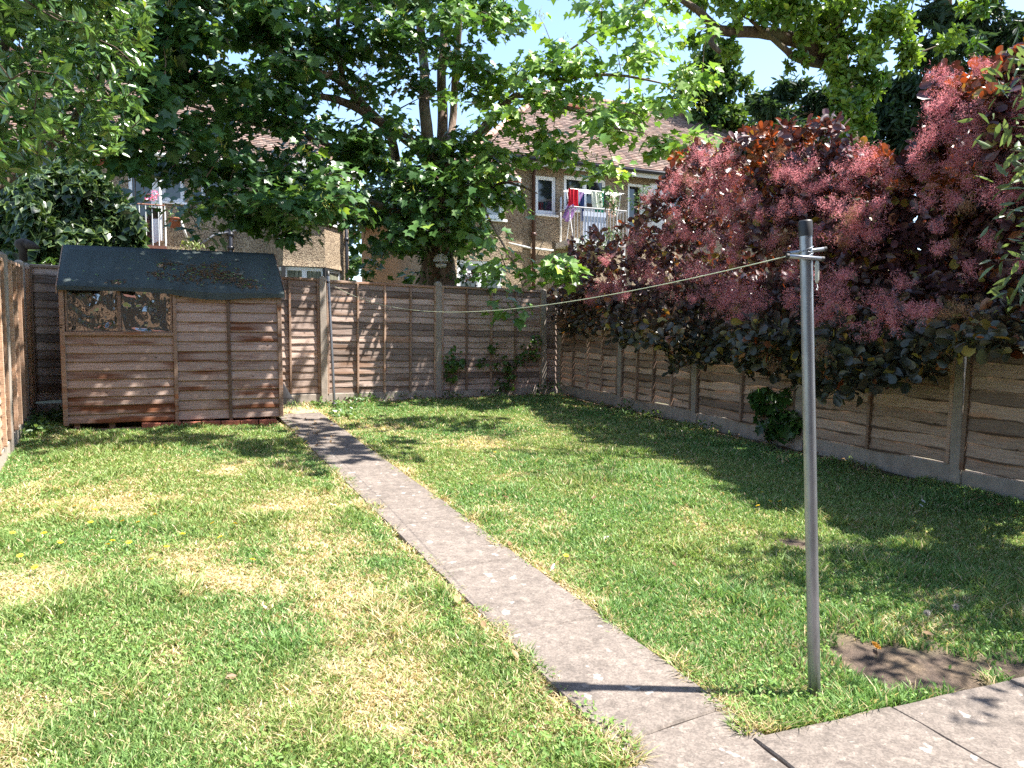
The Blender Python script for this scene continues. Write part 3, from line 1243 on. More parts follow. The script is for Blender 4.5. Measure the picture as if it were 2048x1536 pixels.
# ================================================================== RAKE
def rake():
    b = grd(578, 824)
    dep = 10.35
    b = pt(578, 824, dep)
    root = E("garden_rake", b, -29)
    T(root, "black plastic fan rake standing head down beside the shed", "rake")
    ap = np.array([-.10, .03, .44])
    hm = MB()
    hm.tube([ap + np.array([0, 0, -.05]), ap + np.array([-.10, .12, .75]), ap + np.array([-.16, .2, 1.15])], .013, 8)
    O("handle", hm.mesh("handle", True), plain("rake_handle", (.25, .16, .09), .7), root)
    n = 19
    fan = MB()
    P = []
    for k in range(n):
        s = k / (n - 1) * 2 - 1
        P.append(np.array([-.085 + s * .155, -.02 - .03 * (1 - s * s), .19]))
    for k in range(n - 1):
        fan.tri(ap, P[k], P[k + 1])
        fan.tri(ap + np.array([0, .006, 0]), P[k + 1] + np.array([0, .006, 0]), P[k] + np.array([0, .006, 0]))
    O("head", fan.mesh("head"), M_BLACK, root)
    for k in range(n):
        s = k / (n - 1) * 2 - 1
        a = P[k]
        c = np.array([-.085 + s * .205, -.03 - .03 * (1 - s * s), .05])
        d = np.array([-.085 + s * .215, -.075, .012])
        O("tine", MB().tube([a + np.array([0, 0, .02]), c, d], [.005, .0045, .003], 5).mesh("tine"), M_BLACK, root)
    bm = MB()
    bm.tube([P[0] * [1.06, 1, .62] + [0, 0, 0], P[9] * [1, 1, .62], P[-1] * [1.4, 1, .62]], .004, 5)
    O("cross_brace", bm.mesh(), M_BLACK, root)


rake()

# ================================================================== HOUSES BEYOND THE FENCE
HL = Frame(pt(160, 600, 18.17) * [1, 1, 0] + [0, 0, 1.0], -5.0)
HR = Frame(pt(1200, 600, 20.6) * [1, 1, 0] + [0, 0, 1.0], -5.0)


def wall_holes(x0, x1, z0, z1, holes, y=0.0, dep=.10):
    xs = sorted({x0, x1} | {h[0] for h in holes} | {h[1] for h in holes})
    zs = sorted({z0, z1} | {h[2] for h in holes} | {h[3] for h in holes})
    xs = [v for v in xs if x0 <= v <= x1]
    zs = [v for v in zs if z0 <= v <= z1]
    m = MB()
    for i in range(len(xs) - 1):
        for k in range(len(zs) - 1):
            cx, cz = (xs[i] + xs[i + 1]) / 2, (zs[k] + zs[k + 1]) / 2
            if any(h[0] < cx < h[1] and h[2] < cz < h[3] for h in holes):
                continue
            m.quad((xs[i], y, zs[k]), (xs[i + 1], y, zs[k]), (xs[i + 1], y, zs[k + 1]), (xs[i], y, zs[k + 1]))
    for a, b, c, d in holes:
        m.quad((a, y, c), (a, y, d), (a, y + dep, d), (a, y + dep, c))
        m.quad((b, y, d), (b, y, c), (b, y + dep, c), (b, y + dep, d))
        m.quad((a, y, c), (a, y + dep, c), (b, y + dep, c), (b, y, c))
        m.quad((a, y, d), (b, y, d), (b, y + dep, d), (a, y + dep, d))
    return m


def window(parent, x, y, z, w, h, ncol=1, ang=0.0, pane=None, fw=.065, sill=True, transom=0.0, inset=0.03):
    """white framed window; its own origin is the lower outer corner on the wall plane"""
    m = MB()
    y0, y1 = inset, inset + .06
    m.bev(0, fw, y0, y1, 0, h, .008)
    m.bev(w - fw, w, y0, y1, 0, h, .008)
    m.bev(fw, w - fw, y0 + .001, y1, 0, fw, .008)
    m.bev(fw, w - fw, y0 + .001, y1, h - fw, h, .008)
    cw = (w - 2 * fw) / ncol
    for k in range(1, ncol):
        m.bev(fw + k * cw - .03, fw + k * cw + .03, y0 + .002, y1, fw, h - fw, .006)
    if transom:
        m.bev(fw, w - fw, y0 + .004, y1, transom - .03, transom + .03, .006)
    o = O("window", m.mesh("window"), M_WHITE, parent, (x, y, z), (0, 0, R(ang)))
    for k in range(ncol):
        a, b = fw + k * cw + (.03 if k else 0), fw + (k + 1) * cw - (.03 if k < ncol - 1 else 0)
        spans = [(fw, h - fw)] if not transom else [(fw, transom - .03), (transom + .03, h - fw)]
        for (c, d) in spans:
            q = MB()
            s = .035
            q.bev(a, b, y0 + .012, y0 + .035, c, c + s, .004)
            q.bev(a, b, y0 + .012, y0 + .035, d - s, d, .004)
            q.bev(a, a + s, y0 + .013, y0 + .035, c + s, d - s, .004)
            q.bev(b - s, b, y0 + .013, y0 + .035, c + s, d - s, .004)
            sa = O("sash", q.mesh("sash"), M_WHITE, o)
            pm = MB()
            pm.quad((a + s, y0 + .03, c + s), (b - s, y0 + .03, c + s), (b - s, y0 + .03, d - s), (a + s, y0 + .03, d - s))
            O("pane", pm.mesh("pane"), pane or M_PANE, o)
    if sill:
        O("sill", MB().bev(-.05, w + .05, -.07, .05, -.07, -.012, .006).mesh("sill"), M_WHITE, o)
    return o


def win_px(F, parent, a, b, c, d, y0=0.0, **kw):
    x0, z1 = F.loc(a, (c + d) / 2, y0)[0], F.loc((a + b) / 2, c, y0)[1]
    x1, z0 = F.loc(b, (c + d) / 2, y0)[0], F.loc((a + b) / 2, d, y0)[1]
    window(parent, x0, y0, z0, x1 - x0, z1 - z0, **kw)
    return (x0, x1, z0, z1)


def tiles(name, P0, U, V, length, lim, seed, parent):
    """plain clay tiles on a roof plane: P0 + U*x + V*t; lim(t) gives the x range of a course"""
    r_ = np.random.default_rng(seed)
    g, w = .112, .172
    U, V = unit(U), unit(V)
    N = unit(np.cross(U, V))
    A, C = [], []
    rows = int(length / g)
    for k in range(rows + 1):
        t = k * g
        xa, xb = lim(t + g * .5)
        if xb - xa < .05:
            continue
        xs = np.arange(xa - (w * .5 if k % 2 else 0), xb, w)
        for x in xs:
            a, b = max(x + .003, xa), min(x + w - .003, xb)
            if b - a < .02:
                continue
            A.append((a, b, t))
    A = np.array(A)
    n = len(A)
    lift = .022 + r_.uniform(-.005, .006, n)
    base = np.array([[.22, .135, .105], [.27, .175, .135], [.19, .12, .10], [.30, .21, .17], [.165, .115, .095]])
    col = base[r_.integers(0, 5, n)] * r_.uniform(.85, 1.15, (n, 1))
    P = lambda x, t, h: P0 + U * x[:, None] + V * t[:, None] + N * h[:, None]
    a, b, t = A.T
    v = np.stack([P(a, t, lift * 0), P(b, t, lift * 0), P(b, t, lift), P(a, t, lift), P(b, t + g * 1.15, lift * 0 + .002), P(a, t + g * 1.15, lift * 0 + .002)], 1).reshape(-1, 3)
    i = np.arange(n) * 6
    f = np.concatenate([np.stack([i, i + 1, i + 2, i + 3], 1), np.stack([i + 3, i + 2, i + 4, i + 5], 1)])
    o = O(name, np_mesh(name, v, f, np.repeat(col, 6, 0)), M_TILE, parent)
    o["kind"] = "stuff"
    return o


def ridge_caps(name, P, Q, parent, n_len=.32):
    P, Q = np.array(P, float), np.array(Q, float)
    L = np.linalg.norm(Q - P)
    n = int(L / n_len)
    m = MB()
    for k in range(n):
        a, b = P + (Q - P) * (k / n), P + (Q - P) * ((k + .98) / n)
        m.tube([a, b], [.115, .105], 8)
    o = O(name, m.mesh(name, False), M_HIP, parent)
    o["kind"] = "stuff"


M_HIP = plain("pale_clay_hip_tile", (.34, .20, .155), .85, var=.25, scale=6)
M_FASC = plain("fascia_paint", (.62, .60, .56), .6, var=.1)
M_TERRA = plain("terracotta", (.30, .10, .06), .85, var=.25)
M_SOFF = plain("brown_soffit", (.10, .055, .035), .7)


def pipe(parent, name, pts, r_, mat, collars=()):
    o = O(name, MB().tube(pts, r_, 10).mesh(name, True), mat, parent)
    for c in collars:
        O("collar", MB().tube([np.array(c) - [0, 0, .05], np.array(c) - [0, 0, .02], np.array(c) + [0, 0, .02], np.array(c) + [0, 0, .05]], [r_ * 1.25, r_ * 1.55, r_ * 1.55, r_ * 1.25], 10).mesh("collar", True), mat, o)
    return o


def house_left():
    F = HL
    root = E("house", F.o, F.deg)
    T(root, "pebbledashed house with canted bay and flower balcony above the shed roof", "house")
    ze = F.loc(160, 292)[1]
    xr = F.loc(697, 450)[0]
    xl = F.loc(-260, 450)[0]
    H = []
    H.append(win_px(F, root, 62, 180, 313, 402, ncol=3, transom=0))
    H.append(win_px(F, root, 322, 369, 336, 403, ncol=1))
    H.append(win_px(F, root, 402, 448, 350, 416, ncol=1))
    # balcony door: frame with one leaf standing open
    x0, z1 = F.loc(255, 326)
    x1, z0 = F.loc(312, 486)
    H.append((x0, x1, z0, z1))
    d = MB()
    d.bev(x0, x0 + .09, .02, .1, z0, z1, .008)
    d.bev(x1 - .09, x1, .02, .1, z0, z1, .008)
    d.bev(x0 + .09, x1 - .09, .021, .1, z1 - .09, z1, .008)
    dr = O("door", d.mesh("door"), M_WHITE, root)
    lf_ = MB().bev(0, .06, -.45, 0, z0 + .02, z1 - .1, .006)
    O("door_leaf", lf_.mesh("door_leaf"), M_WHITE, dr, (x1 - .02, .05, 0), (0, 0, R(18)))
    O("doorway_dark", MB().box(x0 + .09, x1 - .09, .2, .21, z0, z1 - .09).mesh("pane"), M_PANE, dr)  # dark sheet stands in for the unlit room beyond the open door
    # bay plan
    yb = -.75
    b0, b1 = F.loc(566, 500, yb)[0], F.loc(650, 500, yb)[0]
    c0, c1 = F.loc(534, 500, -.1)[0], F.loc(684, 500, -.1)[0]
    zsill = F.loc(600, 446, yb)[1]
    zap = F.loc(600, 529, yb)[1]
    wall = O("wall", wall_holes(xl, xr, 0, ze, H).mesh("wall"), M_DASH, root)
    sw = MB()
    sw.quad((xr, 0, 0), (xr, 8, 0), (xr, 8, ze), (xr, 0, ze))
    O("side_wall", sw.mesh("side_wall"), M_DASH, root)
    plan = [(c0, 0), (b0, yb), (b1, yb), (c1, 0)]
    ap = MB()
    for i in range(3):
        (xa, ya), (xb, yb2) = plan[i], plan[i + 1]
        ap.quad((xa, ya, zap), (xb, yb2, zap), (xb, yb2, zsill), (xa, ya, zsill))
        k = 1.03
        ap.quad((xa - .02, ya - .03, zap - .05), (xb + .03, yb2 - .03, zap - .05), (xb, yb2, zap + .12), (xa, ya, zap + .12))
    pl = MB()
    for i in range(3):
        (xa, ya), (xb, yb2) = plan[i], plan[i + 1]
        pl.quad((xa, ya, 0), (xb, yb2, 0), (xb, yb2, .9), (xa, ya, .9))
    O("bay_plinth", pl.mesh("bay_plinth"), M_DASH, root)
    bay = O("bay_wall", ap.mesh("bay_wall"), M_DASH, root)
    zt = ze - .15
    for i in range(3):
        (xa, ya), (xb, yb2) = plan[i], plan[i + 1]
        w = math.hypot(xb - xa, yb2 - ya)
        a = math.degrees(math.atan2(yb2 - ya, xb - xa))
        window(root, xa, ya, zsill + .07, w, zt - zsill - .07, ncol=2 if i == 1 else 1, ang=a, transom=(zt - zsill) * .72)
        zb = .95
        window(root, xa, ya, zb, w, zap - .06 - zb, ncol=2 if i == 1 else 1, ang=a, pane=M_CURT, sill=False)
        O("corner_post", MB().box(-.05, .05, -.05, .05, zb - .02, zap - .07).mesh("corner_post"), M_BLACK, root, (xa, ya - .01, 0), (0, 0, R(a / 2)))
    rb = MB()
    for i in range(3):
        (xa, ya), (xb, yb2) = plan[i], plan[i + 1]
        rb.quad((xa, ya - .1, zt), (xb, yb2 - .1, zt), (xb, yb2 - .1, zt + .2), (xa, ya - .1, zt + .2))
    O("bay_fascia", rb.mesh("bay_fascia"), M_FASC, root)
    # roof: front slope with a hip at its right-hand end
    d_, rise = 3.7, 3.35
    ov = .38
    yl = math.hypot(d_ + ov, rise)
    A = np.array([0, -ov, ze - .05])
    V = np.array([0, d_ + ov, rise])
    hx = xr + .35
    ang = (d_ + ov)
    rf_ = MB()
    rid = hx - ang
    rf_.quad((xl, -ov, ze - .06), (hx, -ov, ze - .06), (rid, d_, ze + rise - .06), (xl, d_, ze + rise - .06))
    rf_.tri((hx, -ov, ze - .06), (hx, 2 * d_ + ov, ze - .06), (rid, d_, ze + rise - .06))
    rf_.quad((hx, 2 * d_ + ov, ze - .06), (xl, 2 * d_ + ov, ze - .06), (xl, d_, ze + rise - .06), (rid, d_, ze + rise - .06))
    roof = O("roof", rf_.mesh("roof"), M_TERRA, root)
    tiles("roof_tiles", A, (1, 0, 0), V, yl, lambda t: (xl, hx - ang * min(1, t / yl)), 3, roof)
    ridge_caps("hip_tiles", (hx, -ov, ze - .0), (rid, d_, ze + rise), roof)
    ridge_caps("ridge_tiles", (rid, d_, ze + rise), (xl, d_, ze + rise), roof)
    O("fascia", MB().box(xl, hx - .02, -ov + .01, -ov + .04, ze - .28, ze - .09).mesh("fascia"), M_FASC, root)
    O("soffit", MB().box(xl, hx - .02, -ov + .04, -.002, ze - .2, ze - .17).mesh("soffit"), M_SOFF, root)
    O("gutter", MB().tube([(xl, -ov - .05, ze - .13), (hx, -ov - .05, ze - .13)], .055, 8).mesh("gutter", True), M_WHITEW, root)
    for (a, b, c, dd) in ((195, 208, 318, 331), (227, 240, 327, 338)):
        q0, q1 = F.loc(a, dd), F.loc(b, c)
        m = MB()
        m.bev(q0[0], q1[0], -.02, .0, q0[1], q1[1], .004)
        for i in range(1, 4):
            for k in range(1, 4):
                x, z = q0[0] + (q1[0] - q0[0]) * i / 4, q0[1] + (q1[1] - q0[1]) * k / 4
                m.box(x - .012, x + .012, -.026, -.019, z - .012, z + .012)
        O("air_brick", m.mesh("air_brick"), M_TERRA, root)
    px_, pz = F.loc(460, 432)
    O_p = pipe(root, "drain_pipe", [(px_, -.09, ze - .2), (px_, -.09, .0)], .055, M_PIPE, [(px_, -.09, F.loc(460, 470)[1]), (px_, -.09, F.loc(460, 497)[1]), (px_, -.09, F.loc(460, 440)[1])])
    x2, z2 = F.loc(700, 500)
    pipe(root, "drain_pipe", [(xr - .08, -.08, ze - .2), (xr - .08, -.08, 0)], .045, M_PIPE, [(xr - .08, -.08, F.loc(698, 480)[1])])
    a_, b_, c_ = F.loc(402, 489), F.loc(430, 470), F.loc(472, 461)
    pipe(root, "waste_pipe", [(a_[0], -.07, a_[1]), (b_[0], -.07, b_[1]), (c_[0], -.07, c_[1])], .03, M_GREYP)
    a_, b_ = F.loc(361, 441), F.loc(377, 486)
    pipe(root, "brace_bar", [(a_[0], -.25, a_[1]), (b_[0], -.10, b_[1])], .03, M_WHITEW)
    # iron balcony
    yb = -1.0
    q0, q1 = F.loc(282, 488, yb), F.loc(333, 490, yb)
    zt_ = F.loc(300, 409, yb)[1]
    zb_ = q0[1]
    bx0, bx1 = q0[0] - 1.4, q1[0]
    bl = O("balcony", MB().box(bx0, bx1, yb, -.01, zb_ - .16, zb_ - .02).mesh("balcony"), M_RUST, root)
    O("hand_rail", MB().tube([(bx0, yb + .02, zt_), (bx1 - .02, yb + .02, zt_), (bx1 - .02, -.02, zt_)], .018, 8).mesh("hand_rail", True), M_RUST, bl)
    bar = MB().tube([(0, 0, zb_ - .02), (0, 0, zt_)], .012, 6).mesh("bar")
    n = 14
    for k in range(n):
        O("bar", bar, M_WHITEW if k % 3 == 0 else M_RUST, bl, (bx1 - .02 - k * (bx1 - bx0) / n, yb + .02, 0))
    for k in range(3):
        O("bar", bar, M_RUST, bl, (bx1 - .02, yb + .3 + k * .3, 0))
    O("support_bracket", MB().box(bx1 - .1, bx1 - .02, yb + .05, -.01, zb_ - .5, zb_ - .161).mesh("support_bracket"), M_RUST, bl)
    # a white dish on the roof
    return root, dict(zb=zb_, yb=yb, bx0=bx0, bx1=bx1, zt=zt_)


HLroot, BAL = house_left()


def house_behind():
    """the house the picture is taken from; the shed's warped windows mirror it"""
    F = Frame((PAT0[0] - 7.0, -2.6 + .176 * 7, .10), -10.0)
    root = E("house", F.o, F.deg)
    T(root, "unseen brick house behind the viewer, mirrored in the warped shed windows", "house")
    # facade faces the garden, so its outer side is local +y
    W, Hh = 15.0, 5.6
    holes = [(2.0, 3.6, .9, 2.1), (5.2, 7.6, .05, 2.1), (9.2, 11.0, .9, 2.1), (2.0, 3.6, 3.4, 4.6), (5.6, 7.2, 3.4, 4.6), (9.4, 11.0, 3.4, 4.6)]
    m = wall_holes(0, W, 0, Hh, holes, 0, -.12)
    O("wall", m.mesh("wall"), M_BRICKW, root)
    for (a, b, c, d) in holes:
        window(root, b, 0, c, b - a, d - c, ncol=2, ang=180.0, sill=False)
    rf_ = MB()
    rf_.quad((-.3, .35, Hh), (W + .3, .35, Hh), (W + .3, -3.8, Hh + 3.2), (-.3, -3.8, Hh + 3.2))
    O("roof", rf_.mesh("roof"), M_TERRA, root)
    O("gutter", MB().tube([(-.3, .38, Hh - .05), (W + .3, .38, Hh - .05)], .055, 8).mesh("gutter"), M_PIPE, root)


M_BRICKW = plain("brown_brick_wall", (.26, .17, .11), .9, var=.3, scale=9)
house_behind()


def house_right():
    F = HR
    root = E("house", F.o, F.deg)
    T(root, "pebbledashed house with shaded side wall behind the sycamore trunk", "house")
    ze = F.loc(1200, 336)[1]
    yw = -1.25
    w0, w1 = F.loc(905, 480, yw)[0], F.loc(1011, 480, yw)[0]
    xR = F.loc(1820, 400)[0]
    zw = ze - .75
    H = []
    H.append(win_px(F, root, 1071, 1112, 352, 428, ncol=1))
    H.append(win_px(F, root, 1128, 1212, 354, 421, ncol=2))
    H.append(win_px(F, root, 1300, 1420, 372, 428, ncol=3))
    x0, z1 = F.loc(1256, 366)
    x1, z0 = F.loc(1286, 478)
    H.append((x0, x1, z0, z1))
    d = MB()
    d.bev(x0, x0 + .07, .02, .1, z0, z1, .008)
    d.bev(x1 - .07, x1, .02, .1, z0, z1, .008)
    d.bev(x0 + .07, x1 - .07, .021, .1, z1 - .07, z1, .008)
    dr = O("door", d.mesh("door"), M_WHITE, root)
    O("door_leaf", MB().bev(0, .05, -.7, 0, z0, z1 - .05, .006).mesh("door_leaf"), M_WHITE, dr, (x1 - .02, .04, 0), (0, 0, R(35)))
    O("doorway_dark", MB().box(x0 + .07, x1 - .07, .2, .21, z0, z1).mesh("pane"), M_PANE, dr)  # dark sheet painted as the gloom inside the open doorway
    O("wall", wall_holes(w1, xR, 0, ze, H).mesh("wall"), M_DASH, root)
    hw = []
    hw.append(win_px(F, root, 928, 1009, 372, 436, yw, ncol=2, pane=M_NETC))
    hw.append(win_px(F, root, 914, 1004, 521, 585, yw, ncol=2, transom=.45))
    O("bay_wall", wall_holes(w0, w1, 0, zw, hw, yw).mesh("bay_wall"), M_DASH, root)
    s = MB()
    s.quad((w0, 8.7, 0), (w0, yw, 0), (w0, yw, zw), (w0, 8.7, zw))
    O("side_wall", s.mesh("side_wall"), M_DASH, root)
    for q_ in (((w1, yw, 0), (w1, 0, 0), (w1, 0, zw + .6), (w1, yw, zw)), ((xR, 0, 0), (xR, 7.2, 0), (xR, 7.2, ze), (xR, 0, ze))):
        s = MB()
        s.quad(*q_)
        O("side_wall", s.mesh("side_wall"), M_DASH, root)
    # roof: one slope carried down over the bay, hip at the left-hand end
    d_, rise = 3.6, 3.15
    ov = .35
    m_ = rise / (d_ + ov)
    yf = yw - .3
    zf = ze - m_ * (-ov - yf)
    hx = w0 - .3
    ang = d_ - yf
    yl = math.hypot(ang, ang * m_)
    A = np.array([0, yf, zf])
    V = np.array([0, 1, m_])
    t_main = math.hypot(-ov - yf, (-ov - yf) * m_)
    rid = hx + ang
    ztop = zf + ang * m_
    rf_ = MB()
    z_ = -.03
    rf_.quad((hx, yf, zf + z_), (w1 + .3, yf, zf + z_), (w1 + .3, -ov, ze + z_), (hx - yf - ov, -ov, ze + z_))
    rf_.quad((hx - yf - ov, -ov, ze + z_), (xR, -ov, ze + z_), (xR, d_, ztop + z_), (rid, d_, ztop + z_))
    rf_.tri((hx, 2 * d_ - yf, zf + z_), (hx, yf, zf + z_), (rid, d_, ztop + z_))
    rf_.quad((xR, 2 * d_ + ov, ze + z_), (hx, 2 * d_ + ov, zf + z_), (rid, d_, ztop + z_), (xR, d_, ztop + z_))
    roof = O("roof", rf_.mesh("roof"), M_TERRA, root)
    tiles("roof_tiles", A, (1, 0, 0), V, yl, lambda t: (hx + ang * min(1, t / yl), (w1 + .3) if t < t_main else xR), 4, roof)
    ridge_caps("hip_tiles", (hx, yf, zf + .03), (rid, d_, ztop + .02), roof)
    ridge_caps("ridge_tiles", (rid, d_, ztop + .02), (xR, d_, ztop + .02), roof)
    O("fascia", MB().box(w1 + .32, xR, -ov + .01, -ov + .04, ze - .22, ze - .04).mesh("fascia"), M_FASC, root)
    O("bay_fascia", MB().box(hx + .02, w1 + .28, yf + .02, yf + .05, zf - .22, zf - .04).mesh("bay_fascia"), M_WHITE, root)
    O("soffit", MB().box(w1 + .32, xR, -ov + .04, -.002, ze - .16, ze - .13).mesh("soffit"), M_SOFF, root)
    O("gutter", MB().tube([(w1 + .2, -ov - .05, ze - .06), (xR, -ov - .05, ze - .06)], .055, 8).mesh("gutter", True), M_PIPE, root)
    p = F.loc(1065, 400)[0]
    pipe(root, "drain_pipe", [(p, -.3, ze - .12), (p, -.08, ze - .4), (p, -.08, 0)], .05, M_RUSTP, [(p, -.08, F.loc(1065, 470)[1])])
    p = F.loc(1119, 440)[0]
    pipe(root, "drain_pipe", [(p, -.07, F.loc(1119, 395)[1]), (p, -.07, F.loc(1119, 497)[1])], .03, M_WHITEW)
    a_, b_, c_ = F.loc(1015, 487), F.loc(1060, 497), F.loc(1105, 502)
    pipe(root, "waste_pipe", [(a_[0], -.06, a_[1]), (b_[0], -.06, b_[1]), (c_[0], -.06, c_[1])], .03, M_WHITEW)
    q = F.loc(1027, 359)
    O("air_brick", MB().bev(q[0] - .1, q[0] + .1, -.02, 0, q[1] - .07, q[1] + .07).mesh("air_brick"), M_TERRA, root)
    # chimney by the ridge
    cx, cz = F.loc(1150, 205, d_ - .8)
    ch = MB()
    ch.box(-.32, .32, -.3, .5, -1.0, .3)
    ch.box(-.36, .36, -.34, .54, .3, .38)
    chim = O("chimney", ch.mesh("chimney"), M_BRICK, roof, (cx, d_ - .5, cz - .45))
    fl = MB()
    fl.box(-.42, .42, -.40, -.301, -.75, -.1)
    O("flashing", fl.mesh("flashing"), M_WHITEW, chim)
    for k in (-1, 1):
        O("chimney_pot", MB().lathe([(.11, .38), (.09, .66), (.11, .68), (.08, .69)], 10, (k * .16, .1, 0)).mesh("chimney_pot", True), M_TERRA, chim)
    # white barred balcony
    yb = -1.05
    q0, q1 = F.loc(1148, 476, yb), F.loc(1252, 480, yb)
    zt_ = F.loc(1200, 418, yb)[1]
    bl = O("balcony", MB().box(q0[0], q1[0], yb, -.01, q0[1] - .15, q0[1] - .0).mesh("balcony"), M_WHITEW, root)
    O("hand_rail", MB().tube([(q0[0], -.02, zt_), (q0[0], yb, zt_), (q1[0], yb, zt_), (q1[0], -.02, zt_)], .02, 8).mesh("hand_rail"), M_RAIL, bl)
    bar = MB().tube([(0, 0, q0[1]), (0, 0, zt_)], .011, 6).mesh("bar")
    n = 16
    for k in range(n + 1):
        O("bar", bar, M_RAIL, bl, (q0[0] + k * (q1[0] - q0[0]) / n, yb, 0))
    O("screen", MB().box(q0[0] + .3, q0[0] + 1.0, yb + .06, yb + .07, q0[1], zt_ - .08).mesh("screen"), plain("pale_blue_sheet", (.45, .50, .62), .7), bl)
    for x in (q0[0] + .05, q1[0] - .05):
        O("leg", MB().box(x - .04, x + .04, yb + .02, yb + .1, 0, q0[1] - .15).mesh("leg"), M_WHITEW, bl)
    return root, dict(x0=q0[0], x1=q1[0], z0=q0[1], zt=zt_, yb=yb)


M_RAIL = plain("grey_rail_paint", (.36, .35, .36), .5)
M_RUSTP = plain("brown_pipe", (.07, .03, .022), .4)
HRroot, BALR = house_right()


def cloth(x, y, zt, w, h, col, label, cat, name, lean=0.0, stripe=None, seed=1):
    """a hung cloth with folds, on the washing airer"""
    nx, nz = 12, 10
    r_ = random.Random(seed)
    ph = r_.uniform(0, 6)
    V, C = [], []
    for j in range(nz + 1):
        t = j / nz
        for i in range(nx + 1):
            s = i / nx
            ww = w * (1 - .12 * t)
            V.append((x + (s - .5) * ww + lean * t, y + .035 * math.sin(ph + s * 9) * (.3 + t) + .02 * math.sin(ph * 2 + s * 17), zt - h * t * (1 + .05 * math.sin(s * 7 + ph))))
            c = col
            if stripe is not None and int(s * 6 + t * 3) % 2:
                c = stripe
            C.append(c)
    F = [(j * (nx + 1) + i, j * (nx + 1) + i + 1, (j + 1) * (nx + 1) + i + 1, (j + 1) * (nx + 1) + i) for j in range(nz) for i in range(nx)]
    o = O(name, np_mesh(name, np.array(V), np.array(F), np.array(C), True), M_CLOTH, None)
    T(o, label, cat, "washing drying on the balcony")
    o.location = HR.o
    o.rotation_euler = (0, 0, R(HR.deg))
    return o


M_CLOTH = leafmat("cloth", .25, .9, .1, (1, 1, 1))


def laundry():
    F = HR
    yb = BALR["yb"] + .15
    ax0, ax1 = F.loc(1140, 385, yb)[0], F.loc(1248, 385, yb)[0]
    zt = F.loc(1190, 382, yb)[1]
    root = E("clothes_airer", F.o, F.deg)
    T(root, "white folding airer hung with washing above the balcony railing", "airer")
    for k in range(4):
        O("rail", MB().tube([(ax0, yb + k * .12, zt), (ax1, yb + k * .12, zt)], .008, 6).mesh("rail"), M_WHITE, root)
    for x in (ax0 + .1, ax1 - .1):
        O("leg", MB().tube([(x, yb, zt), (x, yb + .36, BALR["z0"])], .011, 6).mesh("leg"), M_WHITE, root)
        O("leg", MB().tube([(x, yb + .36, zt), (x, yb, BALR["z0"])], .011, 6).mesh("leg"), M_WHITE, root)
    items = [
        (1147, 388, .30, .42, (.62, .03, .05), "bright red cloth hanging at the balcony corner", "cloth", "red_cloth", 0, None),
        (1155, 372, .24, .36, (.02, .33, .36), "small teal cloth beside the red one on the balcony", "cloth", "teal_cloth", 0, None),
        (1166, 372, .34, .78, (.30, .12, .38), "purple patterned towel hung askew over the balcony rail", "towel", "towel", -.35, (.42, .30, .50)),
        (1178, 372, .16, .72, (.05, .08, .22), "narrow navy garment hanging next to the purple towel", "garment", "garment", 0, None),
        (1192, 378, .34, .46, (.70, .72, .62), "cream cloth with dark trim in the middle of the washing", "cloth", "cream_cloth", .06, (.60, .62, .52)),
        (1203, 376, .26, .54, (.02, .26, .16), "dark green garment hanging in the middle of the washing", "garment", "garment", .02, None),
        (1218, 378, .30, .34, (.10, .09, .10), "small black garment hanging beside the green one", "garment", "garment", 0, None),
        (1236, 378, .36, .56, (.80, .55, .45), "peach coloured garment at the open door end of the washing", "garment", "garment", 0, (.85, .62, .5)),
    ]
    for i, (px, py, w, h, c, lb, ct, nm, ln, st) in enumerate(items):
        x, z = F.loc(px, py, yb)
        cloth(x, yb + (i % 4) * .12, zt - .0, w, h, c, lb, ct, nm, ln, st, i + 3)


laundry()


def flower_pot(F, x, y, z, r_, h, potmat, label, cols, n, spread, lh, name, blooms=None):
    root = E(name, F.world(x, y, z), F.deg)
    T(root, label, "flower pot")
    O("pot", MB().lathe([(0, 0), (r_ * .75, 0), (r_, h), (r_ * 1.08, h), (r_ * 1.08, h * .88), (r_ * .9, h * .86), (0, h * .85)], 14).mesh("pot", True), potmat, root)
    g = np.random.default_rng(int(abs(x) * 100) + n)
    P = np.stack([g.normal(0, spread * .5, n), g.normal(0, spread * .5, n), h * .9 + np.abs(g.normal(0, lh * .5, n))], 1)
    v, f, c = leaves(LEAF_OVAL, P, g, .07, (.04, .10, .03), (.12, .2, .05), up=.3)
    O("foliage", np_mesh("foliage", v, f, c), M_LEAF, root)
    if blooms:
        for (bx_, by_, bz_, br_) in blooms:
            n2 = 40
            Pb = unit(g.normal(0, 1, (n2, 3))) * br_ + np.array([bx_, by_, bz_])
            v, f, c = leaves(LEAF_OVAL, Pb, g, br_ * .7, cols[0], cols[1], up=.0)
            O("bloom", np_mesh("bloom", v, f, c), M_LEAF, root)
    return root

# ================================================================== FOLIAGE KIT
def fold(outline, lift=.18):
    """leaf polygon (x across, y along) fanned from its midrib; slight V fold and curl"""
    o = np.array(outline, float)
    v = np.zeros((len(o), 3))
    v[:, :2] = o
    v[:, 2] = np.abs(o[:, 0]) * lift - .12 * o[:, 1] ** 2
    return v


def fan(outline, lift=.18, center=(0, .42)):
    v = fold(outline, lift)
    c = np.array([[center[0], center[1], -.12 * center[1] ** 2]])
    n = len(v)
    v = np.concatenate([v, c])
    f = [(i, (i + 1) % n, n) for i in range(n)]
    return v, np.array(f)


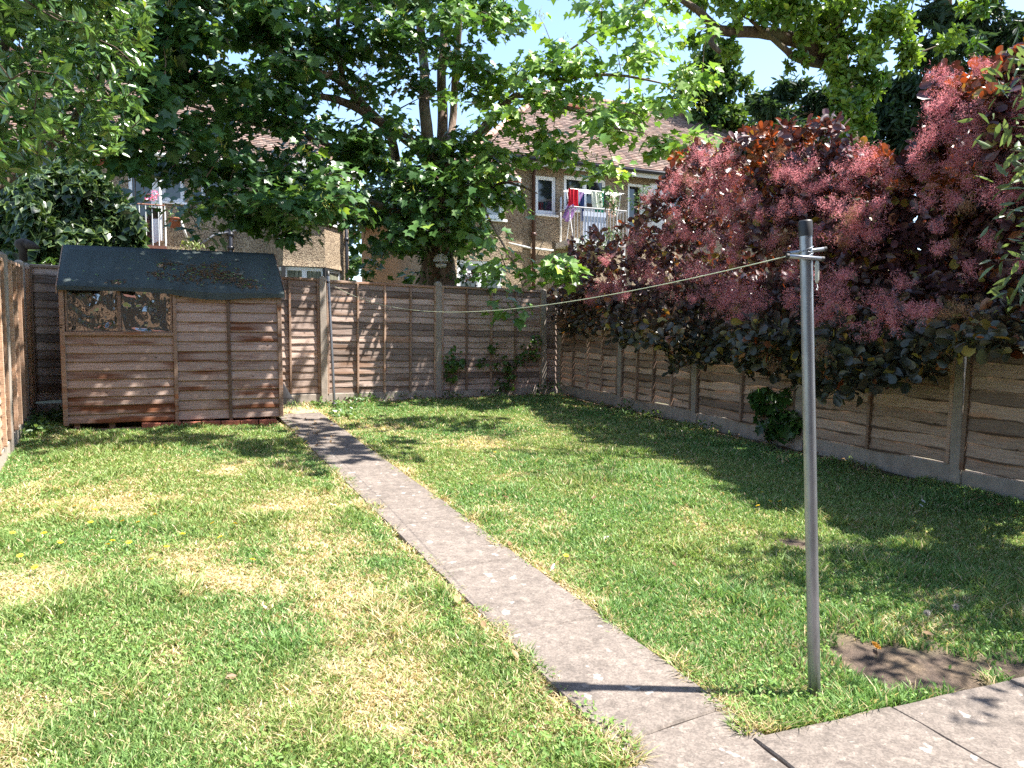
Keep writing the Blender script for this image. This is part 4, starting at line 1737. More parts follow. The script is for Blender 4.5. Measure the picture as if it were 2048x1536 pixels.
LEAF_SYC = fan([(0, 0), (.22, -.02), (.50, .12), (.36, .30), (.56, .62), (.24, .62), (.0, 1.0), (-.24, .62), (-.56, .62), (-.36, .30), (-.50, .12), (-.22, -.02)], .22)
LEAF_OVAL = (fold([(0, 0), (.20, .30), (.24, .60), (0, 1.0), (-.24, .60), (-.20, .30)]), np.array([(0, 1, 2), (0, 2, 3), (0, 3, 4), (0, 4, 5)]))
LEAF_OBOV = (fold([(0, 0), (.16, .25), (.31, .60), (.24, .90), (0, 1.0), (-.24, .90), (-.31, .60), (-.16, .25)], .28), np.array([(0, 1, 2), (0, 2, 3), (0, 3, 4), (0, 4, 5), (0, 5, 6), (0, 6, 7)]))
LEAF_LANCE = (fold([(0, 0), (.13, .35), (.12, .65), (0, 1.0), (-.12, .65), (-.13, .35)], .35), np.array([(0, 1, 2), (0, 2, 3), (0, 3, 4), (0, 4, 5)]))
LEAF_BAY = (fold([(0, 0), (.17, .35), (.17, .65), (0, 1.0), (-.17, .65), (-.17, .35)], .3), np.array([(0, 1, 2), (0, 2, 3), (0, 3, 4), (0, 4, 5)]))
LEAF_TINY = (fold([(0, 0), (.3, .5), (0, 1), (-.3, .5)], .3), np.array([(0, 1, 2), (0, 2, 3)]))
LEAF_NEEDLE = (fold([(-.10, 0), (.10, 0), (0, 1)], 0), np.array([(0, 1, 2)]))


def ivy_leaf():
    o = [(0, 0), (.34, -.08), (.46, .25), (.30, .50), (.0, 1.0), (-.30, .50), (-.46, .25), (-.34, -.08)]
    a = fold(o, .15)
    b = fold([(x * .66, .30 + (y - .30) * .66) for x, y in o], .15)
    v = np.concatenate([a, b])
    f = []
    for i in range(8):
        j = (i + 1) % 8
        f += [(i, j, 8 + j), (i, 8 + j, 8 + i)]
    f += [(8, 8 + i, 8 + i + 1) for i in range(1, 7)]
    return v, np.array(f)


LEAF_IVY = ivy_leaf()


def leaves(tpl, P, g, size, c0, c1, up=.5, tip=None, tip_w=.5, svar=.3, yellow=0.0, normal=None, nw=1.0, tone=None, shape_cols=None):
    """scatter leaf copies at P. up: how level the blades lie; tip: preferred tip direction"""
    tv, tf = tpl
    n = len(P)
    nr = unit(g.normal(0, 1, (n, 3)))
    N = nr * (1 - up * .5) + np.array([0, 0, 1.0]) * up
    if normal is not None:
        N = N + normal * nw
    N = unit(N)
    D = unit(g.normal(0, 1, (n, 3)))
    if tip is not None:
        D = unit(D * (1 - tip_w) + np.asarray(tip) * tip_w)
    D = unit(D - N * np.sum(D * N, 1, keepdims=True))
    X = np.cross(D, N)
    s = size * (1 + g.uniform(-svar, svar, n))
    V = P[:, None, :] + (tv[None, :, 0:1] * X[:, None] + tv[None, :, 1:2] * D[:, None] + tv[None, :, 2:3] * N[:, None]) * s[:, None, None]
    k = len(tv)
    F = tf[None] + (np.arange(n) * k)[:, None, None]
    u = g.random((n, 1)) if tone is None else np.clip(tone[:, None] + g.normal(0, .15, (n, 1)), 0, 1)
    C = np.array(c0) + (np.array(c1) - np.array(c0)) * u
    if yellow:
        m = g.random(n) < yellow
        C[m] = C[m] * np.array([2.6, 1.9, 1.2])
    C = C * (1 + g.normal(0, .08, (n, 1)))
    C = np.repeat(C[:, None], k, 1)
    if shape_cols is not None:
        C = C * shape_cols(k)[None]
    return V.reshape(-1, 3), F.reshape(-1, 3), C.reshape(-1, 3)


def join(parts):
    V, F, C = [], [], []
    n = 0
    for v, f, c in parts:
        V.append(v)
        F.append(f + n)
        C.append(c)
        n += len(v)
    return np.concatenate(V), np.concatenate(F), np.concatenate(C)


def limb(mb, pts, rad, sides=8, sub=4, wob=.03, g=None):
    """smooth a polyline of control points into a limb"""
    P = [np.array(p, float) for p in pts]
    out, rr = [], []
    for i in range(len(P) - 1):
        p0, p1, p2, p3 = P[max(i - 1, 0)], P[i], P[i + 1], P[min(i + 2, len(P) - 1)]
        for k in range(sub):
            t = k / sub
            q = .5 * (2 * p1 + (p2 - p0) * t + (2 * p0 - 5 * p1 + 4 * p2 - p3) * t * t + (3 * p1 - p0 - 3 * p2 + p3) * t ** 3)
            if g is not None:
                q = q + g.normal(0, wob * rad[i], 3)
            out.append(q)
            rr.append(rad[i] + (rad[i + 1] - rad[i]) * t)
    out.append(P[-1])
    rr.append(rad[-1])
    mb.tube(out, rr, sides)
    return np.array(out), np.array(rr)


def twigs(mb, nodes, targets, r0=.010, r1=.004, maxd=3.0, sag=.08, frac=1.0, g=None):
    """grow twigs: every target joins the nearest node or earlier target"""
    nodes = np.array(nodes)
    d = np.min(np.linalg.norm(targets[:, None] - nodes[None, ::2], axis=2), 1)
    order = np.argsort(d)
    A = np.zeros((len(nodes) + len(targets), 3))
    A[:len(nodes)] = nodes
    n = len(nodes)
    for i in order:
        p = targets[i]
        dd = np.linalg.norm(A[:n] - p, axis=1)
        j = int(np.argmin(dd))
        if dd[j] < maxd and (g is None or g.random() < frac):
            q = A[j]
            mid = (p + q) / 2 + np.array([0, 0, sag * dd[j]]) + (g.normal(0, .05 * dd[j], 3) if g is not None else 0)
            mb.tube([q, mid, p], [r0 + .004 * dd[j], (r0 + r1) / 2, r1], 4, False)
        A[n] = p
        n += 1


def in_poly(px, py, poly):
    x, y = np.asarray(px), np.asarray(py)
    c = np.zeros(x.shape, bool)
    n = len(poly)
    for i in range(n):
        x1, y1 = poly[i]
        x2, y2 = poly[(i + 1) % n]
        m = ((y1 > y) != (y2 > y)) & (x < (x2 - x1) * (y - y1) / (y2 - y1 + 1e-12) + x1)
        c ^= m
    return c


def pts_px(px, py, dep):
    d = FWD[None] + RIGHT[None] * ((px[:, None] - 1024) / FPX) + UPV[None] * ((768 - py[:, None]) / FPX)
    return CAM + d * (dep / (d @ FLAT))[:, None]

# ================================================================== TREES AND SHRUBS
SYC_MAP = [
    "0034678887767754321100",
    "0045888887788764323420",
    "0056778887888775234431",
    "0044736887566656545553",
    "0023613476145534555563",
    "0024776578873555553552",
    "0002557799888886454200",
    "0000212798899985100000",
    "0000001622389864000000",
    "0000000000034213430000",
    "0000000000000000300000",
]
SYC_Y0 = -64


def sycamore():
    g = np.random.default_rng(5)
    base = grd(868, 700)
    base = pt(868, 560, 13.6)
    base[2] = gz(0, base[1])
    root = E("sycamore_tree", base)
    T(root, "large sycamore with many stems rising behind the back fence", "tree")
    mb = MB()
    nodes = []

    def L(pts, rad, sides=10):
        P = [pt(a, b, c + (1.35 if c < 13.2 and b < 400 else 0)) - base for a, b, c in pts]
        o, r_ = limb(mb, P, [q * .86 for q in rad], sides, 5, .06, g)
        nodes.extend(o)
    L([(868, 760, 13.6), (868, 640, 13.6), (866, 560, 13.6), (878, 470, 13.5), (876, 400, 13.4)], [.46, .36, .30, .24, .19], 14)
    L([(905, 740, 13.3), (900, 620, 13.3), (896, 540, 13.3), (884, 470, 13.3), (872, 410, 13.4)], [.22, .19, .17, .14, .10], 10)
    L([(876, 420, 13.4), (862, 330, 13.3), (850, 230, 13.2), (848, 130, 13.0), (838, 0, 12.8), (832, -160, 12.4), (820, -400, 12)], [.17, .14, .12, .105, .09, .07, .04])
    L([(876, 410, 13.4), (893, 330, 13.2), (905, 250, 13.0), (914, 100, 12.7), (930, -80, 12.3), (960, -320, 11.8)], [.13, .11, .09, .08, .065, .04])
    L([(872, 390, 13.4), (885, 280, 13.8), (883, 160, 14.0), (890, 40, 14.2), (905, -140, 14.4)], [.14, .12, .10, .08, .05])
    L([(885, 420, 13.4), (905, 360, 13.1), (935, 292, 12.8), (968, 260, 12.5), (1012, 208, 12.2), (1042, 190, 12.0), (1100, 205, 11.7), (1180, 228, 11.4), (1262, 238, 11.2)], [.15, .13, .115, .10, .08, .065, .05, .035, .018])
    L([(950, 275, 12.7), (985, 225, 12.6), (1030, 175, 12.6), (1110, 120, 12.4), (1200, 60, 12.2)], [.06, .05, .042, .03, .016])
    L([(1042, 190, 12.0), (1120, 160, 11.8), (1230, 150, 11.6), (1340, 170, 11.4)], [.05, .04, .03, .014])
    L([(862, 330, 13.3), (825, 288, 12.9), (761, 244, 12.3), (712, 215, 11.8), (673, 200, 11.4), (610, 183, 10.9), (540, 150, 10.4)], [.13, .12, .105, .09, .075, .05, .025])
    L([(850, 430, 13.4), (800, 371, 13.0), (781, 273, 12.5), (712, 195, 11.7), (673, 156, 11.2), (629, 141, 10.8), (560, 70, 10.2), (500, -60, 9.8)], [.12, .105, .10, .09, .08, .06, .045, .025])
    L([(742, 234, 12.1), (688, 161, 11.6), (675, 58, 11.2), (690, -80, 10.8)], [.07, .06, .045, .03])
    L([(848, 440, 13.3), (780, 420, 12.6), (700, 385, 11.7), (560, 352, 10.7), (430, 346, 10.0), (330, 322, 9.6)], [.085, .075, .06, .045, .03, .015])
    L([(560, 352, 10.7), (470, 330, 10.3), (390, 350, 9.9), (350, 356, 9.7)], [.03, .022, .016, .008])
    L([(770, 330, 12.5), (690, 300, 11.8), (560, 260, 10.8), (440, 230, 10.2), (340, 190, 9.8), (270, 120, 9.6)], [.06, .055, .045, .035, .025, .012])
    L([(895, 440, 13.3), (930, 400, 12.8), (975, 380, 12.3), (1008, 365, 12.0), (1040, 372, 11.8), (1075, 387, 11.6)], [.06, .05, .04, .03, .022, .010])
    L([(905, 300, 13.1), (905, 270, 12.6), (925, 310, 12.3), (945, 355, 12.1)], [.035, .032, .03, .02])
    L([(960, 400, 12.4), (985, 450, 12.2), (1012, 500, 12.0), (1035, 540, 11.9), (1048, 585, 11.8)], [.025, .022, .018, .014, .008])
    L([(820, -200, 12.3), (700, -260, 10.6), (560, -330, 9.4)], [.08, .06, .03])
    L([(930, -100, 12.2), (860, -260, 10.6), (760, -420, 9.3)], [.08, .06, .03])
    L([(940, -120, 12.2), (1060, -260, 11.4), (1200, -380, 10.8)], [.07, .05, .025])
    # leafy sprays, laid out by how thick the crown is in each part
    S, big = [], []
    py0 = lambda r_: SYC_Y0 + r_ * 64
    for r_, row in enumerate(SYC_MAP):
        for c_, ch in enumerate(row):
            d = int(ch)
            if not d:
                continue
            k = g.poisson(d * (1.55 if py0(r_) < 260 else 1.3))
            nc = max(1, int(round(d / 3.5)))
            cen = [(c_ * 64 + g.uniform(4, 60), py0(r_) + g.uniform(-22, 40), g.normal(0, .55)) for _ in range(nc)]
            for _ in range(k):
                cx, cy, cz = cen[g.integers(0, nc)]
                px = cx + g.normal(0, 20)
                py = cy + g.normal(0, 10) + abs(px - cx) * .25
                if 826 < px < 925 and 60 < py < 300 and g.random() < .5:
                    continue
                zc = 13.3 - max(0, (780 - px)) * .0078 - max(0, px - 1040) * .0035 + (py - 250) * .0008
                if py > 470 and px > 985:
                    zc = 11.9
                z_ = zc + cz + g.normal(0, .22)
                S.append((px, py, max(9.0, z_)))
    for _ in range(78):
        S.append((g.uniform(765, 960), g.uniform(330, 495) , 12.5 + g.normal(0, .25)))
    for _ in range(26):
        S.append((g.normal(590, 55), g.normal(410, 26), 10.4 + g.normal(0, .25)))
    # the crown above the picture
    for _ in range(90):
        px, py = g.uniform(300, 1000), g.uniform(-760, -60)
        z_ = g.uniform(8.2, 13.5)
        w = 1 - ((px - 680) / 420) ** 2 - ((py + 250) / 560) ** 2 - ((z_ - 9.8) / 2.6) ** 2
        if w > -0.35:
            S.append((px, py, z_))
    S = np.array(S)
    C = pts_px(S[:, 0], S[:, 1], S[:, 2]) - base
    # long boughs high over the shed and the end of the path
    per_h = np.array([SUN_H[0] / math.tan(SUN_EL), SUN_H[1] / math.tan(SUN_EL), 1.0])
    shade = [grd(a, b) for a, b in ((110, 880), (200, 888), (290, 890), (380, 885), (460, 880), (540, 905), (590, 890), (640, 885), (690, 905), (630, 858), (770, 848), (840, 850), (930, 850), (660, 915))]
    for u_ in (.2, .6, 1.0, 1.4, 1.8, 2.2):
        shade += [SHED.world(u_, -.05, .5), SHED.world(u_ + .1, -.05, 1.2), SHED.world(u_, .35, 2.0)]
    X = []
    for q in shade:
        c_ = q + per_h * (g.uniform(6.4, 7.8) - q[2])
        for _ in range(9 if q[2] > gz(0, q[1]) + 1.7 else (3 if q[2] > gz(0, q[1]) + .2 else 5)):
            X.append(c_ + g.normal(0, 1, 3) * [.26, .26, .4] - base)
    X = np.array(X)
    e_ = np.mean(X, 0)
    for k in range(3):
        e = X[g.integers(0, len(X))]
        o_, _r = limb(mb, [pt(836, -120, 12.5) - base, (pt(800, -330, 11.4) - base) * .5 + e * .5 + [0, 0, .4], e], [.09, .06, .02], 8, 6, .03, g)
        nodes.extend(o_)
    S = np.concatenate([S, np.tile([[600.0, -300.0, 9.0]], (len(X), 1))])
    C = np.concatenate([C, X])
    twigs(mb, nodes, C, .010, .004, 2.6, .08, .8, g)
    O("trunk", mb.mesh("trunk", True), M_BARK, root)
    parts = []
    n = len(C)
    per = 14
    ctr = np.repeat(C, per, 0)
    o = unit(g.normal(0, 1, (n * per, 3))) * (g.random((n * per, 1)) ** .5) * np.array([.34, .34, .20])
    P = ctr + o
    tip = unit(o * [1, 1, .3] + np.array([0, 0, -.22]))
    tone = np.repeat(g.random(n), per)
    # leaves towards the sun side are coloured brighter: sunlight painted in
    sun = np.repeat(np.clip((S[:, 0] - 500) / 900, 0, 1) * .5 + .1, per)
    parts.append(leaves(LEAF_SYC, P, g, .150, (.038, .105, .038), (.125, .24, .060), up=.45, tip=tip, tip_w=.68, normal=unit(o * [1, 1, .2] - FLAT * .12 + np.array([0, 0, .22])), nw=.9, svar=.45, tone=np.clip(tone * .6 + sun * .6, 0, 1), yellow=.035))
    sun_tint = np.repeat(np.clip((S[:, 0] - 820) / 250, 0, 1), per * len(LEAF_SYC[0]))[:, None]  # right-hand sprays get sunlit brightness multiplied into their leaf colour
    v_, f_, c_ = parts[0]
    parts[0] = (v_, f_, c_ * (1 + sun_tint * np.array([1.1, .75, .25])))
    # bunches of winged seeds
    m = g.random(n) < .24
    K = np.repeat(C[m] + g.normal(0, .12, (m.sum(), 3)), 16, 0)
    K = K + g.normal(0, 1, K.shape) * [.035, .035, .07]
    parts.append(leaves(LEAF_LANCE, K, g, .065, (.20, .26, .05), (.36, .36, .09), up=0, tip=(0, 0, -1), tip_w=.75))
    v, f, c = join(parts)
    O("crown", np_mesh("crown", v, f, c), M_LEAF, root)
    # ivy round the foot of the trunk
    q = g.random((420, 2))
    px = 835 + 95 * q[:, 0]
    py = 440 + 125 * q[:, 1]
    P = pts_px(px, py, 13.1 + g.normal(0, .12, 420)) - base
    keep = (np.abs(px - 868) > 20) | (py < 480) | (g.random(420) < .25)
    v, f, c = leaves(LEAF_OVAL, P[keep], g, .10, (.025, .07, .02), (.06, .13, .03), up=.2, tip=(0, 0, -1), tip_w=.6)
    O("ivy", np_mesh("ivy", v, f, c), M_LEAF, root)


sycamore()


def laurel():
    """glossy narrow-leaved evergreen leaning over the left-hand fence"""
    g = np.random.default_rng(8)
    base = np.array([-2.1, 7.2, gz(0, 7.2)])
    root = E("bay_tree", base)
    T(root, "evergreen with bright glossy narrow leaves leaning in at the upper left corner", "tree")
    poly = [(-260, -320), (250, -320), (330, -60), (240, 10), (215, 60), (150, 80), (130, 110), (150, 150), (130, 190), (95, 215), (130, 240), (125, 268), (100, 290), (105, 318), (80, 330), (40, 345), (-10, 360), (-260, 380)]
    N = 1150
    px, py = g.uniform(-260, 330, N * 3), g.uniform(-320, 380, N * 3)
    m = in_poly(px, py, poly)
    px, py = px[m][:N], py[m][:N]
    dep = 6.3 + g.normal(0, .55, len(px)) - (px < 0) * .3
    C = pts_px(px, py, dep) - base
    # a shadier inner tier towards the sycamore
    poly2 = [(120, 0), (300, 0), (290, 130), (290, 260), (250, 300), (130, 330), (110, 200), (140, 120)]
    q = np.stack([g.uniform(100, 300, 520), g.uniform(0, 330, 520)], 1)
    q = q[in_poly(q[:, 0], q[:, 1], poly2)]
    C2 = pts_px(q[:, 0], q[:, 1], 7.6 + g.normal(0, .4, len(q))) - base
    keep = g.random(len(C2)) < .42
    C = np.concatenate([C, C2[keep]])
    mb = MB()
    nodes = []
    for k, (a, b, d) in enumerate(((-150, 60, 6.4), (40, 100, 6.3), (120, -60, 6.6), (-60, 280, 6.2), (200, 150, 7.4))):
        P = [np.array([0, 0, 0.0]) + g.normal(0, .05, 3) * [1, 1, 0], np.array([.1, .05, 1.3]), pt(a - 120, b + 160, d + .3) - base, pt(a, b, d) - base]
        o, _ = limb(mb, P, [.09, .075, .05, .015], 8, 5, .03, g)
        nodes.extend(o)
    twigs(mb, nodes, C, .006, .003, 1.6, .05, .7, g)
    O("trunk", mb.mesh("trunk", True), M_BARKD, root)
    per = 12
    ctr = np.repeat(C, per, 0)
    ax = unit(g.normal(0, 1, (len(C), 3)) * .6 + np.array([.35, -.25, .75]))
    axr = np.repeat(ax, per, 0)
    rad = unit(g.normal(0, 1, ctr.shape))
    rad = unit(rad - axr * np.sum(rad * axr, 1, keepdims=True))
    tip = unit(rad + axr * g.uniform(.1, 1.0, (len(ctr), 1)))
    P = ctr + axr * g.uniform(-.03, .02, (len(ctr), 1))
    v, f, c = leaves(LEAF_BAY, P, g, .108, (.055, .13, .032), (.17, .29, .08), up=.0, tip=tip, tip_w=.93, normal=axr, nw=1.2, tone=np.repeat(g.random(len(C)), per), yellow=.03)
    O("crown", np_mesh("crown", v, f, c), M_GLOSSLEAF, root)


laurel()


def ivy_bush():
    g = np.random.default_rng(9)
    base = pt(130, 640, 13.4)
    base[2] = gz(0, base[1])
    root = E("ivy_bush", base)
    T(root, "dark rounded mass of cream edged ivy behind the shed", "shrub")
    poly = [(-120, 380), (-20, 350), (60, 345), (130, 312), (185, 330), (232, 372), (262, 410), (285, 440), (292, 490), (290, 560), (-120, 580)]
    N = 5200
    px, py = g.uniform(-120, 295, N), g.uniform(310, 580, N)
    m = in_poly(px, py, poly)
    px, py = px[m], py[m]
    bul = 1 - ((px - 110) / 260) ** 2 - ((py - 470) / 190) ** 2
    dep = 12.9 - .9 * np.clip(bul, 0, 1) + np.abs(g.normal(0, .16, len(px))) + (vnoise(px, py, 60, 41) - .5) * .9
    P = pts_px(px, py, dep) - base
    sc = lambda k: np.concatenate([np.full((8, 1), 1.0) * np.array([[6.0, 3.6, 3.4]]), np.full((8, 1), .8) * np.ones((1, 3))])
    nrm = np.tile(unit(-FLAT + np.array([0, 0, .35])), (len(P), 1))
    v, f, c = leaves(LEAF_IVY, P, g, .15, (.012, .036, .015), (.030, .070, .022), up=.15, tip=(0, 0, -1), tip_w=.55, normal=nrm, nw=.9, shape_cols=sc)
    q = np.stack([g.uniform(-100, 285, 2200), g.uniform(340, 580, 2200)], 1)
    q = q[in_poly(q[:, 0], q[:, 1], poly)]
    P2 = pts_px(q[:, 0], q[:, 1], np.full(len(q), 13.2) + g.normal(0, .25, len(q))) - base
    b = leaves(LEAF_OVAL, P2, g, .2, (.012, .03, .012), (.02, .05, .018), up=.1)
    v, f, c = join([(v, f, c), b])
    O("crown", np_mesh("crown", v, f, c), M_LEAF, root)
    mb = MB()
    for k in range(4):
        limb(mb, [np.array([g.normal(0, .3), g.normal(0, .2), -.1]), np.array([g.normal(0, .4), 0, 1.0]), np.array([g.normal(0, 1.0), 0, 2.2])], [.09, .07, .03], 8, 4, .03, g)
    O("trunk", mb.mesh("trunk", True), M_BARKD, root)
    # small bright laurel shoots in front of it, behind the shed roof


ivy_bush()


def fence_depth(px):
    dx = (px - 1024) / FPX
    X = RIGHT[0] * dx + FLAT[0]
    Y = RIGHT[1] * dx + FLAT[1]
    return (6.97 - 3.88 * .055) / (X - .055 * Y)


PLUMES = [  # (px, py, radius px, tone)
    (1405, 300, 34, 1), (1440, 330, 40, 1), (1415, 365, 45, 1), (1475, 365, 46, 1), (1360, 350, 30, .9), (1395, 425, 34, .9), (1450, 420, 46, .95),
    (1470, 470, 40, .9), (1505, 400, 30, .9), (1330, 385, 26, .9), (1300, 395, 22, .9), (1578, 345, 42, 1), (1610, 350, 36, 1), (1640, 370, 30, .95),
    (1700, 330, 40, 1), (1740, 320, 46, 1), (1770, 345, 34, 1), (1700, 365, 36, .95), (1660, 410, 38, .8), (1715, 420, 46, .85), (1740, 460, 40, .85),
    (1690, 470, 40, .8), (1640, 470, 28, .8), (1760, 410, 34, .8), (1880, 150, 32, 1), (1900, 190, 34, .95), (1870, 215, 40, 1), (1885, 260, 42, .95),
    (1930, 240, 48, 1), (1965, 220, 44, 1), (1990, 160, 38, 1), (2010, 260, 46, 1), (1960, 280, 46, 1), (1990, 320, 40, .9), (1930, 300, 42, .95),
    (1850, 280, 32, .95), (1830, 310, 30, .9), (1850, 340, 32, .85), (1905, 330, 36, .9), (1960, 130, 30, .9), (2030, 340, 40, .85), (2040, 200, 40, .9),
    (1275, 470, 28, .9), (1262, 500, 24, .8), (1290, 545, 40, .85), (1230, 570, 36, .8), (1320, 565, 34, .8), (1250, 590, 26, .7), (1385, 535, 36, .95),
    (1420, 545, 38, .95), (1450, 570, 44, .95), (1490, 580, 46, .95), (1440, 605, 40, .9), (1480, 620, 36, .9), (1530, 560, 38, .95), (1520, 600, 34, .9),
    (1580, 600, 30, .9), (1580, 545, 30, .9), (1640, 560, 48, .95), (1670, 590, 44, .9), (1650, 620, 36, .85), (1625, 640, 28, .8), (1690, 545, 34, .85),
    (1545, 480, 30, .8), (1600, 500, 34, .85), (1180, 600, 24, .5), (1120, 640, 16, .3), (1760, 600, 34, .7), (1790, 640, 34, .6), (1830, 620, 32, .5),
    (1740, 660, 32, .5), (1800, 560, 30, .6), (1920, 620, 34, .25), (1960, 660, 30, .2), (1640, 700, 28, .35), (1520, 700, 26, .3), (1545, 730, 24, .25),
    (1700, 660, 30, .5), (1850, 400, 30, .7), (1900, 400, 30, .7), (2000, 400, 34, .8), (1560, 420, 30, .9), (1330, 480, 26, .8), (1210, 520, 20, .6),
    (1875, 450, 26, .5), (1940, 360, 34, .85), (1600, 410, 30, .9), (1345, 430, 30, .85), (1970, 480, 26, .5), (1415, 480, 30, .85)]


def smoke_bush():
    g = np.random.default_rng(12)
    by = 6.0
    base = np.array([FENX(by) + .8, by, gz(0, by)])
    root = E("smoke_bush", base)
    T(root, "huge purple leaved smoke bush with pink plumes spilling over the side fence", "shrub")
    top = [(1108, 640), (1100, 560), (1125, 500), (1160, 470), (1230, 450), (1270, 430), (1300, 385), (1335, 345), (1345, 315), (1395, 285), (1440, 300), (1478, 255), (1520, 262), (1560, 245),
           (1600, 262), (1650, 232), (1690, 262), (1720, 300), (1770, 310), (1800, 330), (1830, 300), (1845, 250), (1860, 190), (1875, 135), (1920, 165), (1985, 120), (2060, 100), (2300, 90)]
    bot = [(2300, 720), (2048, 700), (2000, 700), (1960, 690), (1900, 700), (1870, 745), (1800, 760), (1720, 775), (1660, 800), (1610, 780), (1570, 740), (1500, 760), (1470, 715), (1400, 735), (1340, 740), (1330, 695), (1270, 690), (1190, 665), (1130, 668)]
    poly = top + bot
    N = 7600
    px, py = g.uniform(1100, 2300, N), g.uniform(90, 800, N)
    m = in_poly(px, py, poly)
    px, py = px[m], py[m]
    ftop = 685 - (1.98 - 1.57 + .4) * FPX / fence_depth(px)
    zf = fence_depth(px)
    lump = (vnoise(px, py, 95, 51) - .5) * 1.1
    hang = np.clip((py - 560) / 120, 0, 1)
    front = -.55 - .45 * hang + .35 * (1 - hang)
    dep = zf + front + lump * .9 + np.abs(g.normal(0, .30, len(px))) * (1 - .45 * hang)
    dep = np.where(py > 560, np.minimum(dep, zf - .16), dep)
    C = pts_px(px, py, dep) - base
    ctr_w = C + base
    # rosettes
    per = 5
    n = len(C)
    ax = unit(g.normal(0, 1, (n, 3)) * .55 + np.array([-.35, -.35, .55]))
    axr = np.repeat(ax, per, 0)
    rad = unit(g.normal(0, 1, (n * per, 3)))
    rad = unit(rad - axr * np.sum(rad * axr, 1, keepdims=True))
    tip = unit(rad + axr * g.uniform(.0, .8, (n * per, 1)))
    P = np.repeat(C, per, 0) + g.normal(0, .02, (n * per, 3))
    pyr = np.repeat(py, per)
    pxr = np.repeat(px, per)
    c = g.random(n * per)
    lo = np.clip((pyr - 560) / 120, 0, 1)                 # lower leaves are greener, as on the real shrub
    dark = np.array([.055, .026, .030])
    purp = np.array([.135, .062, .064])
    green = np.array([.040, .066, .036])
    base_c = dark + (purp - dark) * c[:, None]
    base_c = base_c + (green - base_c) * (lo * .75)[:, None]
    young = (vnoise(pxr, pyr, 45, 53) > .73) & (pyr < 400) | (g.random(n * per) < .045)
    base_c[young] = np.array([.26, .095, .035]) * g.uniform(.7, 1.3, (young.sum(), 1))
    yg = g.random(n * per) < .07
    base_c[yg] = np.array([.24, .20, .04])
    v, f, cc = leaves(LEAF_OBOV, P, g, .115, (1, 1, 1), (1, 1, 1), up=0, tip=tip, tip_w=.9, normal=axr, nw=1.0, svar=.3)
    cc = np.repeat(base_c * g.uniform(.8, 1.2, (len(base_c), 1)), len(LEAF_OBOV[0]), 0)
    O("crown", np_mesh("crown", v, f, cc), M_SMOKE, root)
    # feathery plumes: thousands of fine hairs
    parts = []
    def put(a, b, r_, t):
        zf_ = fence_depth(a)
        dd = zf_ - .75 - .35 * min(1, max(0, (b - 480) / 160)) + .25 * (b < 400) + g.normal(0, .08)
        c0 = pt(a, b, dd) - base
        R_ = r_ * dd / FPX
        nh = int(1500 * (R_ / .25) ** 2) + 220
        out = unit(g.normal(0, .6, 3) + np.array([-.45, -.35, .75]))
        root_p = c0 - out * R_ * .6
        nb = 16
        bd = unit(out + g.normal(0, .62, (nb, 3)))
        bl = R_ * g.uniform(.8, 1.45, nb)
        which = g.integers(0, nb, nh)
        tt = g.random(nh) ** .7
        ctr_ = root_p + bd[which] * (bl[which] * tt)[:, None]
        pos = ctr_ + g.normal(0, 1, (nh, 3)) * (R_ * (.04 + .13 * np.sin(tt * 2.9)))[:, None]
        lo_ = np.array([.26, .13, .08]) if t < .4 else np.array([.48, .16, .185])
        hi_ = np.array([.42, .28, .16]) if t < .4 else np.array([.84, .42, .44])
        parts.append(leaves(LEAF_NEEDLE, pos, g, .022, lo_, hi_, up=0, svar=.5))
    for a, b, r_, t in PLUMES:
        if g.random() < .95:
            put(a, b, r_, t)
    for _ in range(34):
        a, b = g.uniform(1150, 2040), g.uniform(300, 640)
        if in_poly(np.array([a]), np.array([b]), poly)[0]:
            put(a, b, g.uniform(18, 30), g.uniform(.2, 1))
    for _ in range(20):
        put(g.uniform(2060, 2260), g.uniform(150, 500), 40, .9)
    v, f, c = join(parts)
    O("plumes", np_mesh("plumes", v, f, c), M_FLUFF, root)
    mb = MB()
    nodes = []
    for k in range(9):
        a, b = 1180 + k * 105, [560, 480, 400, 380, 360, 400, 380, 260, 260][k]
        e = pt(a, b, fence_depth(a) + .15) - base
        yb = (e[1] + base[1]) * .35 + by * .65
        s = np.array([FENX(yb) + .75, yb, gz(0, yb)]) - base
        o, _ = limb(mb, [s, s + (e - s) * [.25, .25, .5], s + (e - s) * [.7, .7, .85], e], [.07, .055, .035, .012], 8, 5, .05, g)
        nodes.extend(o)
    sel = g.random(n) < .22
    twigs(mb, nodes, C[sel], .007, .003, 1.3, .05, .8, g)
    O("trunk", mb.mesh("trunk", True), M_BARKD, root)


smoke_bush()


